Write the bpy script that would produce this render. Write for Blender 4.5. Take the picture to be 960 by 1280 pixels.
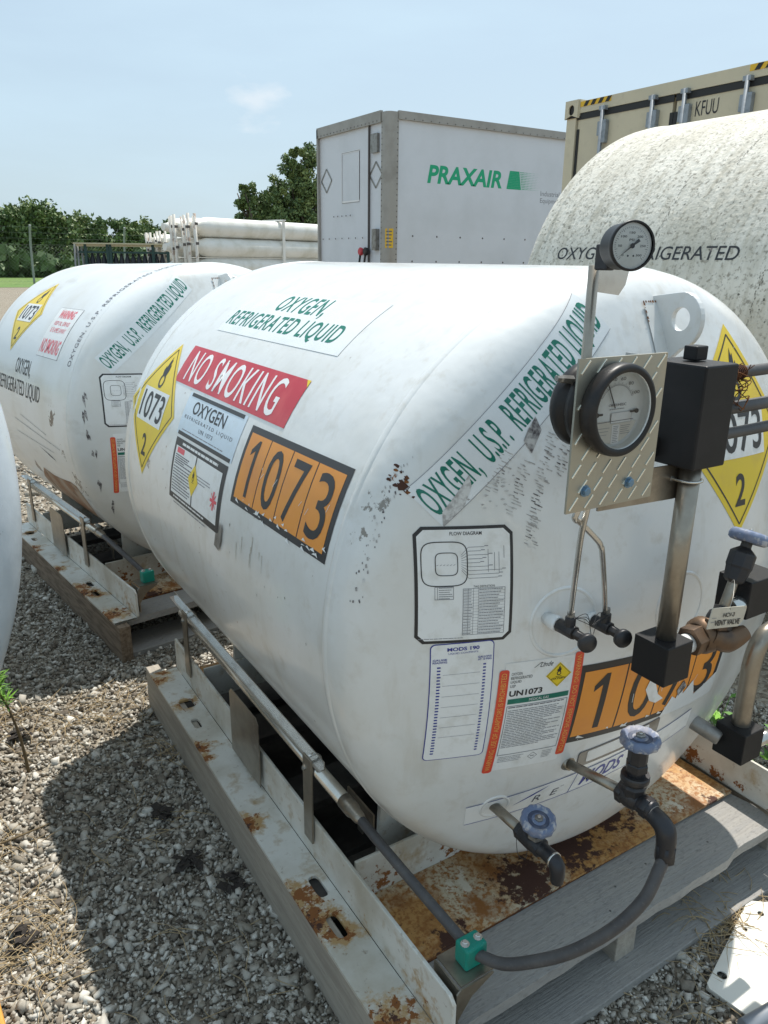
import bpy, bmesh, math, random
import numpy as np
from mathutils import Vector, Matrix
random.seed(7)
R_ = math.radians
scene = bpy.context.scene
COL = scene.collection
for o in list(bpy.data.objects): bpy.data.objects.remove(o)

# ------------------------------------------------------------------ camera
LIFT = 0.82                       # everything below is written with the main tank's axis at z = 0; lifted at the end
F = Vector((0.50796652, 0.80262442, -0.31267242))
Rt = Vector((0.8469571, -0.53153642, 0.01151922))
Up = Vector((0.15695118, 0.27067151, 0.94979117))
cam = bpy.data.cameras.new('camera'); camo = bpy.data.objects.new('camera', cam); COL.objects.link(camo)
M = Matrix((( Rt.x, Up.x, -F.x, -1.12784802), (Rt.y, Up.y, -F.y, 0.0), (Rt.z, Up.z, -F.z, 0.61329238), (0, 0, 0, 1)))
camo.matrix_world = M
cam.sensor_fit = 'VERTICAL'; cam.sensor_height = 36; cam.lens = 36 * 951.4 / 1280
cam.clip_start = 0.02; cam.clip_end = 3000
scene.camera = camo
scene.render.resolution_x = 768; scene.render.resolution_y = 1024
# ------------------------------------------------------------------ world and sun
SUN = Vector((0.408, 0.285, 1.0)).normalized()
el = math.asin(SUN.z); az = math.atan2(SUN.x, SUN.y)
w = bpy.data.worlds.new('World'); scene.world = w; w.use_nodes = True
nt = w.node_tree; bg = nt.nodes['Background']
sky = nt.nodes.new('ShaderNodeTexSky'); sky.sky_type = 'NISHITA'; sky.sun_disc = False
sky.sun_elevation = el; sky.sun_rotation = az; sky.air_density = 1.0; sky.dust_density = 2.5; sky.ozone_density = 1.2
tcw = nt.nodes.new('ShaderNodeTexCoord'); mpw = nt.nodes.new('ShaderNodeMapping'); mpw.inputs['Scale'].default_value = (1.2, 1.2, 5.0)
nzw = nt.nodes.new('ShaderNodeTexNoise'); nzw.inputs['Scale'].default_value = 2.2; nzw.inputs['Detail'].default_value = 7; nzw.inputs['Roughness'].default_value = 0.55
rpw = nt.nodes.new('ShaderNodeValToRGB'); rpw.color_ramp.elements[0].position = 0.42; rpw.color_ramp.elements[0].color = (0.62, 0.62, 0.62, 1)
rpw.color_ramp.elements[1].position = 0.75; rpw.color_ramp.elements[1].color = (0.8, 0.8, 0.8, 1)
mxw = nt.nodes.new('ShaderNodeMix'); mxw.data_type = 'RGBA'
nt.links.new(tcw.outputs['Generated'], mpw.inputs['Vector']); nt.links.new(mpw.outputs['Vector'], nzw.inputs['Vector'])
nt.links.new(nzw.outputs['Fac'], rpw.inputs['Fac']); nt.links.new(rpw.outputs['Color'], mxw.inputs['Factor'])
nt.links.new(sky.outputs['Color'], mxw.inputs['A']); mxw.inputs['B'].default_value = (6.0, 7.8, 9.0, 1)   # thin high haze veil
vmw = nt.nodes.new('ShaderNodeVectorMath'); vmw.operation = 'DISTANCE'; nt.links.new(tcw.outputs['Generated'], vmw.inputs[0]); vmw.inputs[1].default_value = Vector((.45, 1.04, .200)).normalized()
mp3 = nt.nodes.new('ShaderNodeMapping'); mp3.inputs['Scale'].default_value = (1, 1, 2.2); nt.links.new(tcw.outputs['Generated'], mp3.inputs['Vector'])
nz2 = nt.nodes.new('ShaderNodeTexNoise'); nz2.inputs['Scale'].default_value = 22; nz2.inputs['Detail'].default_value = 5; nt.links.new(mp3.outputs['Vector'], nz2.inputs['Vector'])
mrw = nt.nodes.new('ShaderNodeMapRange'); mrw.inputs['From Min'].default_value = 0; mrw.inputs['From Max'].default_value = .065; mrw.inputs['To Min'].default_value = .20; mrw.inputs['To Max'].default_value = -.28; nt.links.new(vmw.outputs['Value'], mrw.inputs['Value'])
adw = nt.nodes.new('ShaderNodeMath'); adw.operation = 'ADD'; nt.links.new(mrw.outputs['Result'], adw.inputs[0]); nt.links.new(nz2.outputs['Fac'], adw.inputs[1])
mr2 = nt.nodes.new('ShaderNodeMapRange'); mr2.inputs['From Min'].default_value = .50; mr2.inputs['From Max'].default_value = .80; mr2.inputs['To Max'].default_value = .6; nt.links.new(adw.outputs[0], mr2.inputs['Value'])
mx2 = nt.nodes.new('ShaderNodeMix'); mx2.data_type = 'RGBA'; nt.links.new(mr2.outputs['Result'], mx2.inputs['Factor']); nt.links.new(mxw.outputs['Result'], mx2.inputs['A']); mx2.inputs['B'].default_value = (7.6, 8.2, 8.7, 1)   # one small cloud
nt.links.new(mx2.outputs['Result'], bg.inputs['Color']); bg.inputs['Strength'].default_value = 0.100
sl = bpy.data.lights.new('sun', 'SUN'); sl.energy = 4.6; sl.angle = R_(0.6); sl.color = (1.0, 0.95, 0.87)
so = bpy.data.objects.new('sun', sl); COL.objects.link(so); so.rotation_euler = (-SUN).to_track_quat('-Z', 'Y').to_euler(); so.location = (0, 0, 30)
scene.view_settings.view_transform = 'Standard'; scene.view_settings.look = 'None'
scene.view_settings.exposure = 0.19; scene.view_settings.gamma = 1

# ================================================================== materials
MAT = {}
def mat(name, col, rough=0.5, metal=0.0, coat=0.0, noise=None, bump=None, spots=None, spec=None):
    """noise=(scale, colour2, lo, hi[, stretch]) mixes a second colour; bump=(scale, strength, dist)
    spots=[(colour, scale, threshold, softness, [(x,y,z,r)...] or None), ...]"""
    m = bpy.data.materials.new(name); m.use_nodes = True; t = m.node_tree; N = t.nodes; Lk = t.links
    b = N['Principled BSDF']; b.inputs['Roughness'].default_value = rough; b.inputs['Metallic'].default_value = metal
    b.inputs['Coat Weight'].default_value = coat; b.inputs['Coat Roughness'].default_value = 0.12
    if spec is not None: b.inputs['Specular IOR Level'].default_value = spec
    tc = N.new('ShaderNodeTexCoord'); cur = None
    base = N.new('ShaderNodeRGB'); base.outputs[0].default_value = (*col, 1); cur = base.outputs[0]
    def mixc(fac, c2):
        nonlocal cur
        x = N.new('ShaderNodeMix'); x.data_type = 'RGBA'; Lk.new(fac, x.inputs['Factor']); Lk.new(cur, x.inputs['A'])
        x.inputs['B'].default_value = (*c2, 1); cur = x.outputs['Result']
    def nz(scale, detail=6, st=None, rough=.6):
        n = N.new('ShaderNodeTexNoise'); n.inputs['Scale'].default_value = scale; n.inputs['Detail'].default_value = detail; n.inputs['Roughness'].default_value = rough
        if st:
            mp = N.new('ShaderNodeMapping'); mp.inputs['Scale'].default_value = st; Lk.new(tc.outputs['Object'], mp.inputs['Vector']); Lk.new(mp.outputs['Vector'], n.inputs['Vector'])
        else: Lk.new(tc.outputs['Object'], n.inputs['Vector'])
        return n.outputs['Fac']
    def rng(v, lo, hi, a=0., b_=1.):
        r = N.new('ShaderNodeMapRange'); Lk.new(v, r.inputs['Value']); r.inputs['From Min'].default_value = lo; r.inputs['From Max'].default_value = hi
        r.inputs['To Min'].default_value = a; r.inputs['To Max'].default_value = b_; return r.outputs['Result']
    if noise:
        for q in (noise if isinstance(noise, list) else [noise]):
            mixc(rng(nz(q[0], st=q[4] if len(q) > 4 else None), q[2], q[3]), q[1])
    rf = None
    for s in (spots or []):
        v = nz(s[1], 8, rough=.68)
        if s[4]:
            acc = None
            for p in s[4]:
                vm = N.new('ShaderNodeVectorMath'); vm.operation = 'DISTANCE'; Lk.new(tc.outputs['Object'], vm.inputs[0]); vm.inputs[1].default_value = p[:3]
                g = rng(vm.outputs['Value'], 0, p[3], 0.34, -0.3)
                if acc is None: acc = g
                else:
                    mm = N.new('ShaderNodeMath'); mm.operation = 'MAXIMUM'; Lk.new(acc, mm.inputs[0]); Lk.new(g, mm.inputs[1]); acc = mm.outputs[0]
            ad = N.new('ShaderNodeMath'); ad.operation = 'ADD'; Lk.new(v, ad.inputs[0]); Lk.new(acc, ad.inputs[1]); v = ad.outputs[0]
        fac = rng(v, s[2], s[2] + s[3]); mixc(fac, s[0])
        if len(s) > 5:
            if rf is None: rf = fac
            else:
                mm = N.new('ShaderNodeMath'); mm.operation = 'MAXIMUM'; Lk.new(rf, mm.inputs[0]); Lk.new(fac, mm.inputs[1]); rf = mm.outputs[0]
    if rf is not None:
        Lk.new(rng(rf, 0, 1, rough, 0.85), b.inputs['Roughness'])
        if coat: Lk.new(rng(rf, 0, 1, coat, 0.), b.inputs['Coat Weight'])
    Lk.new(cur, b.inputs['Base Color'])
    if bump:
        bs = bump if isinstance(bump, list) else [bump]; prev = None
        for q in bs:
            bn = N.new('ShaderNodeBump'); bn.inputs['Strength'].default_value = q[1]; bn.inputs['Distance'].default_value = q[2]
            Lk.new(nz(q[0], 5, st=q[3] if len(q) > 3 else None), bn.inputs['Height'])
            if prev: Lk.new(prev, bn.inputs['Normal'])
            prev = bn.outputs['Normal']
        Lk.new(prev, b.inputs['Normal'])
    MAT[name] = m; return m
RUST = (0.23, 0.085, 0.022); RUSTD = (0.065, 0.026, 0.016); DIRT = (0.36, 0.31, 0.22)
mat('tank_white', (0.74, 0.75, 0.74), 0.32, coat=0.6, noise=[(2.6, (0.60, 0.59, 0.54), .44, .80), (9, (0.50, 0.46, 0.38), .58, .9, (1.6, 1.6, .28)), (26, (0.6, 0.58, 0.53), .55, .8)],
    spots=[((0.34, 0.31, 0.26), 30, .70, .05, None), ((0.05, 0.045, 0.04), 55, .755, .02, None),
           (RUST, 60, .74, .05, [(-.515, -.66, 1.112, .035), (-.5, -.655, 1.09, .03)]),
           ((0.24, 0.22, 0.19), 60, .73, .04, [(-.60, .42, .9, .07), (-.545, -.655, 1.07, .08), (-.53, -.66, 1.12, .05), (-.57, -.645, 1.02, .07)])],
    bump=[(2.0, .42, .02), (7, .10, .01), (60, .03, .001)])
mat('tank_white_worn', (0.72, 0.74, 0.74), 0.3, coat=0.3, noise=[(2.4, (0.58, 0.56, 0.50), .45, .8), (7, (0.42, 0.39, 0.33), .60, .85, (1, .3, 1))],
    spots=[((0.06, 0.05, 0.045), 40, .72, .03, [(-.60, -.42, .85, .16), (-.56, -.55, .60, .2), (-.58, -.5, .73, .13), (-.57, -.2, .5, .12)]),
           ((0.27, 0.12, 0.055), 14, .64, .10, [(-.42, -.05, .36, .30), (-.47, -.35, .42, .2)]),
           ((0.07, 0.05, 0.04), 9, .76, .02, [(-.56, 0.1, .55, .25)])],
    bump=[(1.6, .3, .02), (60, .03, .001)])
mat('skid_white', (0.66, 0.65, 0.60), 0.42, coat=0.1, noise=[(6, (0.46, 0.42, 0.34), .42, .7), (22, (0.40, 0.30, 0.18), .55, .74), (60, (0.25, 0.20, 0.15), .62, .74)],
    spots=[((0.42, 0.27, 0.12), 30, .57, .14, [(-.56, .4, .16, 0.109), (-.597, .17, .16, 0.102), (-.60, .12, .16, 0.072), (-.602, -.18, .16, 0.109), (-.59, -.44, .16, 0.138), (-.602, -.51, .16, 0.189), (-.56, -.56, .16, 0.109), (-.575, -.78, .16, 0.174), (-.57, .62, .16, 0.102), (-.60, .58, .16, 0.116)]), (RUST, 48, .69, .04, [(-.56, .4, .16, 0.109), (-.597, .17, .16, 0.102), (-.60, .12, .16, 0.072), (-.602, -.18, .16, 0.109), (-.59, -.44, .16, 0.138), (-.602, -.51, .16, 0.189), (-.56, -.56, .16, 0.109), (-.575, -.78, .16, 0.174), (-.57, .62, .16, 0.102), (-.60, .58, .16, 0.116)], 1),
           (RUSTD, 90, .76, .05, [(-.597, .17, .16, 0.072), (-.602, -.18, .16, 0.102), (-.602, -.51, .16, 0.160), (-.575, -.78, .16, 0.145)], 1),
           (RUST, 60, .70, .05, [(.50, -.65, .16, 0.102), (.50, -.58, .17, 0.102), (.50, -.52, .17, 0.087), (.5, -.72, .17, 0.058), (.52, -.83, .16, 0.116), (-.44, -.5, .17, 0.145), (.2, -.51, .16, 0.290), (-.2, -.51, .16, 0.290)], 1)],
    bump=(50, .15, .002))
mat('rusty_tray', (0.56, 0.48, 0.34), 0.6, noise=[(5, (0.48, 0.26, 0.085), .40, .56), (85, (0.32, 0.135, 0.035), .46, .60), (11, (0.27, 0.11, 0.03), .52, .66), (140, (0.12, 0.05, 0.02), .60, .70)],
    spots=[(RUSTD, 40, .60, .07, [(-.38, -.70, .16, .12), (0.0, -.62, .16, .22), (.15, -.6, .16, .16), (-.15, -.66, .16, .2), (.42, -.7, .16, .06)], 1),
           ((0.66, 0.60, 0.48), 34, .72, .06, [(-.28, -.58, .16, .12), (.33, -.67, .16, .10), (-.46, -.66, .16, .06), (-.38, -.56, .16, .06)])],
    bump=[(45, .5, .004), (160, .3, .001)])
mat('old_paint', (0.66, 0.635, 0.56), 0.65, noise=[(2.5, (0.50, 0.475, 0.40), .42, .66), (9, (0.44, 0.41, 0.33), .45, .72, (.6, 3, .6)), (60, (0.27, 0.25, 0.20), .52, .66)],
    spots=[((0.10, 0.095, 0.075), 48, .625, .03, None), ((0.045, 0.043, 0.035), 22, .725, .012, None), ((0.34, 0.28, 0.2), 5, .72, .03, None)],
    bump=[(40, .55, .010), (6, .25, .02)])
mat('drip', (0.42, 0.38, 0.31), .6, noise=(60, (0.6, 0.58, 0.53), .45, .6))
mat('old_stain', (0.24, 0.225, 0.18), .8, noise=(60, (0.10, 0.095, 0.08), .45, .6))
mat('bluish_white', (0.62, 0.70, 0.76), 0.35, coat=.3, noise=(5, (0.5, 0.57, 0.62), .4, .7), spots=[((0.25, 0.27, 0.28), 30, .68, .03, None)], bump=[(6, .3, .01), (40, .1, .002)])
mat('label_white', (0.78, 0.79, 0.78), 0.35, noise=(30, (0.60, 0.59, 0.54), .5, .8))
mat('label_ghost', (0.74, 0.765, 0.77), 0.25, coat=.3, noise=(12, (0.66, 0.69, 0.70), .45, .8))
mat('label_metal', (0.55, 0.53, 0.46), 0.4, metal=.3, noise=(30, (0.42, 0.4, 0.34), .5, .8))
mat('label_blue', (0.62, 0.72, 0.80), 0.35, noise=(18, (0.54, 0.62, 0.66), .5, .8))
mat('label_black', (0.022, 0.022, 0.024), 0.4, spots=[((0.5, 0.5, 0.46), 45, .70, .02, None)])
mat('ink_black', (0.02, 0.02, 0.022), 0.45, spots=[((0.4, 0.4, 0.38), 60, .68, .03, None)])
mat('ink_grey', (0.22, 0.22, 0.24), 0.5); mat('ink_line', (0.10, 0.10, 0.12), 0.5)
mat('ink_navy', (0.03, 0.04, 0.26), 0.4); mat('ink_green', (0.0, 0.15, 0.10), 0.4, noise=(40, (0.02, 0.2, 0.15), .55, .75))
mat('label_red', (0.50, 0.028, 0.045), 0.35, noise=(14, (0.60, 0.08, 0.08), .45, .75))
mat('ink_pinkred', (0.75, 0.10, 0.13), 0.4); mat('ink_white', (0.8, 0.79, 0.78), 0.4)
mat('label_redorange', (0.72, 0.075, 0.03), 0.4, noise=(20, (0.6, 0.05, 0.04), .5, .8)); mat('ink_gold', (0.8, 0.42, 0.10), 0.4)
mat('label_yellow', (0.80, 0.58, 0.02), 0.35, noise=(16, (0.72, 0.50, 0.05), .5, .8), spots=[((0.25, 0.2, 0.12), 40, .70, .03, None)])
mat('label_orange', (0.80, 0.30, 0.035), 0.4, noise=(10, (0.70, 0.25, 0.05), .5, .8), spots=[((0.35, 0.18, 0.08), 34, .68, .03, None)])
mat('scuff', (0.07, 0.06, 0.065), 0.7, noise=(60, (0.5, 0.49, 0.47), .42, .62)); mat('scuff_light', (0.35, 0.34, 0.33), .7, noise=(80, (0.62, .62, .6), .42, .6))
mat('rust', RUST, 0.9, noise=(50, RUSTD, .4, .6), bump=(80, .4, .002))
mat('rust_stain', (0.30, 0.15, 0.075), .7, noise=[(7, (0.42, 0.33, 0.25), .40, .60), (20, (0.14, .075, .045), .55, .68)])
mat('rust_dark', RUSTD, 0.9)
mat('stainless', (0.36, 0.325, 0.27), 0.34, metal=.85, noise=[(9, (0.20, 0.17, 0.135), .42, .72), (40, (0.42, 0.37, 0.30), .55, .8)], bump=(50, .06, .001))
mat('pipe_steel', (0.60, 0.58, 0.53), 0.26, metal=.9, noise=[(10, (0.40, 0.37, 0.32), .5, .75), (3, (0.7, 0.67, 0.6), .5, .7)])
mat('bright_steel', (0.62, 0.61, 0.58), 0.22, metal=.9, noise=(20, (0.42, 0.4, 0.37), .5, .8))
mat('dull_steel', (0.30, 0.29, 0.27), 0.45, metal=.6, noise=(16, (0.16, 0.14, 0.12), .45, .7), bump=(40, .15, .001))
mat('tread_plate', (0.40, 0.39, 0.33), 0.38, metal=.8, noise=[(6, (0.50, 0.42, 0.30), .48, .75), (20, (0.36, 0.35, 0.31), .5, .8)], bump=(30, .1, .001))
mat('tread_bar', (0.85, 0.82, 0.72), 0.18, metal=.8)
mat('black_foam', (0.011, 0.011, 0.012), 0.5, spec=.3, noise=(10, (0.022, 0.020, 0.022), .5, .8), bump=[(4, .15, .01), (60, .08, .001)])
mat('dark_fitting', (0.032, 0.032, 0.036), 0.42, metal=.35, noise=(20, (0.07, 0.06, 0.05), .5, .75), bump=(60, .1, .001))
mat('grey_hose', (0.060, 0.057, 0.058), 0.5, noise=[(20, (0.09, 0.085, 0.082), .45, .7), (120, (0.13, 0.12, 0.11), .6, .75)])
mat('black_case', (0.014, 0.014, 0.015), 0.42, spec=.35, noise=(14, (0.045, 0.034, 0.028), .5, .8))
mat('bronze', (0.16, 0.10, 0.06), 0.48, metal=.6, noise=(22, (0.09, 0.065, 0.05), .45, .65), bump=(40, .3, .002))
mat('wheel_blue', (0.14, 0.18, 0.28), 0.55, noise=[(70, (0.42, 0.42, 0.44), .50, .60), (25, (0.20, 0.19, 0.22), .5, .68)], bump=(60, .3, .001))
mat('wheel_dark', (0.05, 0.065, 0.11), .6, noise=(50, (0.12, 0.13, 0.17), .5, .65))
mat('clamp_green', (0.0, 0.23, 0.17), 0.4, noise=(20, (0.01, .17, .13), .5, .7))
mat('bolt_blue', (0.16, 0.26, 0.36), 0.4, metal=.5)
mat('dial_white', (0.80, 0.82, 0.80), 0.5, noise=(14, (0.55, 0.56, 0.5), .5, .8)); mat('dial_lower', (0.62, 0.59, 0.52), 0.5)
mat('wood_grey', (0.32, 0.305, 0.28), 0.8, noise=[(7, (0.29, 0.28, 0.265), .42, .62, (1, 9, 4)), (120, (0.20, 0.19, 0.18), .52, .72, (.5, 1.5, 1)), (60, (0.27, 0.255, 0.235), .5, .7, (.15, 3, 2))], spots=[((0.30, 0.16, 0.07), 12, .78, .08, [(.40, -.795, .14, .06), (-.1, -.78, .14, .05)])], bump=[(14, .5, .004, (1, 16, 6))])
mat('wood_beam', (0.40, 0.36, 0.30), 0.8, noise=[(5, (0.30, 0.265, 0.22), .42, .66, (8, .7, 8)), (30, (0.29, 0.26, 0.22), .5, .7, (8, 1, 8)), (2, (0.22, 0.19, 0.16), .55, .7)], bump=(16, .4, .003, (12, 1, 12)))
mat('under_tank_shade', (0.075, 0.068, 0.06), .9, noise=(12, (0.04, 0.036, 0.032), .4, .6))  # near-black brown: the shade under the tanks painted as colour
mat('wood_brown', (0.22, 0.165, 0.115), 0.85, noise=(10, (0.12, 0.085, 0.055), .42, .62, (8, 1, 8)), bump=(16, .4, .003, (12, 1, 12)))
mat('trailer_white', (0.66, 0.68, 0.72), 0.4, noise=[(1.2, (0.60, 0.62, 0.65), .45, .7)], spots=[((0.35, 0.35, 0.36), 6, .72, .03, None)])
mat('trailer_aluminium', (0.36, 0.34, 0.31), 0.5, metal=.3, noise=(3, (0.27, 0.25, 0.22), .45, .75))
mat('rivet_dark', (0.10, 0.09, 0.085), .6); mat('ink_brand_green', (0.0, 0.36, 0.17), .4)
mat('container_beige', (0.60, 0.53, 0.38), 0.5, noise=[(2, (0.54, 0.48, 0.35), .45, .7), (9, (0.50, 0.44, 0.32), .55, .8)]); mat('gasket', (0.018, 0.018, 0.018), .6)
mat('hazard_yellow', (0.75, 0.45, 0.02), .5); mat('galvanised', (0.30, 0.33, 0.36), .5, metal=.5, noise=(20, (0.2, 0.22, 0.24), .5, .7))
mat('tube_cream', (0.78, 0.77, 0.72), .4, noise=(2, (0.62, 0.6, 0.52), .45, .7)); mat('frame_cream', (0.68, 0.65, 0.59), .6, noise=(6, (0.4, 0.3, 0.24), .54, .64))
mat('dark_green', (0.012, 0.05, 0.045), .5); mat('dark_cylinder', (0.012, 0.016, 0.022), .5); mat('pale_plank', (0.50, 0.46, 0.32), .8)
mat('fence_steel', (0.30, 0.31, 0.30), .6, metal=.3); mat('bark', (0.09, 0.07, 0.05), .9)
mat('leaf_a', (0.15, 0.21, 0.07), .6); mat('leaf_b', (0.10, 0.155, 0.055), .65); mat('leaf_c', (0.20, 0.25, 0.08), .6)
mat('weed_green', (0.17, 0.36, 0.04), .6); mat('weed_dark', (0.08, 0.2, 0.03), .6); mat('stem', (0.14, 0.10, 0.05), .8)
mat('straw', (0.42, 0.32, 0.18), .8, noise=(40, (0.28, 0.2, 0.11), .45, .7)); mat('dead_leaf', (0.03, 0.024, 0.02), .85)
mat('plate_white', (0.74, 0.72, 0.65), .45, noise=[(8, (0.60, 0.57, 0.49), .5, .8)], spots=[((0.3, 0.22, 0.14), 40, .70, .03, None)])
mat('pvc_grey', (0.22, 0.24, 0.27), .45); mat('orange_plastic', (0.62, 0.30, 0.05), .5); mat('rubber', (0.02, 0.02, 0.02), .7)
def m_glass():
    m = bpy.data.materials.new('gauge_glass'); m.use_nodes = True; t = m.node_tree; b = t.nodes['Principled BSDF']
    tr = t.nodes.new('ShaderNodeBsdfTransparent'); gl = t.nodes.new('ShaderNodeBsdfGlossy'); gl.inputs['Roughness'].default_value = .05
    mx = t.nodes.new('ShaderNodeMixShader'); fr = t.nodes.new('ShaderNodeFresnel'); fr.inputs['IOR'].default_value = 1.5
    t.links.new(fr.outputs[0], mx.inputs[0]); t.links.new(tr.outputs[0], mx.inputs[1]); t.links.new(gl.outputs[0], mx.inputs[2])
    t.links.new(mx.outputs[0], t.nodes['Material Output'].inputs['Surface']); MAT['gauge_glass'] = m
m_glass()
def m_ground():
    m = bpy.data.materials.new('ground_gravel'); m.use_nodes = True; t = m.node_tree; N = t.nodes; Lk = t.links; b = N['Principled BSDF']; b.inputs['Roughness'].default_value = .95
    tc = N.new('ShaderNodeTexCoord'); vo = N.new('ShaderNodeTexVoronoi'); vo.inputs['Scale'].default_value = 70; Lk.new(tc.outputs['Object'], vo.inputs['Vector'])
    cr = N.new('ShaderNodeValToRGB'); e = cr.color_ramp.elements; e[0].color = (0.13, 0.10, 0.07, 1); e[1].color = (0.38, 0.34, 0.27, 1); e[1].position = .9
    sp = N.new('ShaderNodeSeparateColor'); Lk.new(vo.outputs['Color'], sp.inputs[0]); Lk.new(sp.outputs[0], cr.inputs['Fac'])
    nz = N.new('ShaderNodeTexNoise'); nz.inputs['Scale'].default_value = .5; nz.inputs['Detail'].default_value = 8; Lk.new(tc.outputs['Object'], nz.inputs['Vector'])
    mx = N.new('ShaderNodeMix'); mx.data_type = 'RGBA'; rr = N.new('ShaderNodeMapRange'); rr.inputs['From Min'].default_value = .45; rr.inputs['From Max'].default_value = .7; rr.inputs['To Max'].default_value = .6
    Lk.new(nz.outputs['Fac'], rr.inputs['Value']); Lk.new(rr.outputs['Result'], mx.inputs['Factor']); Lk.new(cr.outputs['Color'], mx.inputs['A']); mx.inputs['B'].default_value = (0.24, 0.2, 0.15, 1)
    Lk.new(mx.outputs['Result'], b.inputs['Base Color'])
    bp = N.new('ShaderNodeBump'); bp.inputs['Distance'].default_value = .01; Lk.new(vo.outputs['Distance'], bp.inputs['Height']); bp.invert = True; Lk.new(bp.outputs['Normal'], b.inputs['Normal'])
    MAT['ground_gravel'] = m
    m = bpy.data.materials.new('stone'); m.use_nodes = True; t = m.node_tree; N = t.nodes; Lk = t.links; b = N['Principled BSDF']; b.inputs['Roughness'].default_value = .9
    at = N.new('ShaderNodeAttribute'); at.attribute_name = 'tone'; cr = N.new('ShaderNodeValToRGB'); e = cr.color_ramp.elements
    e[0].color = (0.11, 0.09, 0.07, 1); e[1].color = (0.72, 0.69, 0.62, 1); x = e.new(.25); x.color = (0.25, 0.22, 0.175, 1); x = e.new(.5); x.color = (0.39, 0.36, 0.305, 1); x = e.new(.78); x.color = (0.52, 0.495, 0.44, 1)
    tc = N.new('ShaderNodeTexCoord'); nz = N.new('ShaderNodeTexNoise'); nz.inputs['Scale'].default_value = 90; Lk.new(tc.outputs['Object'], nz.inputs['Vector'])
    ad = N.new('ShaderNodeMath'); ad.operation = 'MULTIPLY_ADD'; Lk.new(nz.outputs['Fac'], ad.inputs[0]); ad.inputs[1].default_value = .35; Lk.new(at.outputs['Fac'], ad.inputs[2])
    sb = N.new('ShaderNodeMath'); sb.operation = 'SUBTRACT'; Lk.new(ad.outputs[0], sb.inputs[0]); sb.inputs[1].default_value = .17
    Lk.new(sb.outputs[0], cr.inputs['Fac']); Lk.new(cr.outputs['Color'], b.inputs['Base Color']); MAT['stone'] = m
    m = mat('lawn_green', (0.10, 0.19, 0.03), .9, noise=[(.4, (0.16, 0.22, 0.05), .4, .65), (6, (0.07, 0.14, 0.02), .45, .7)])
m_ground()

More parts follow.
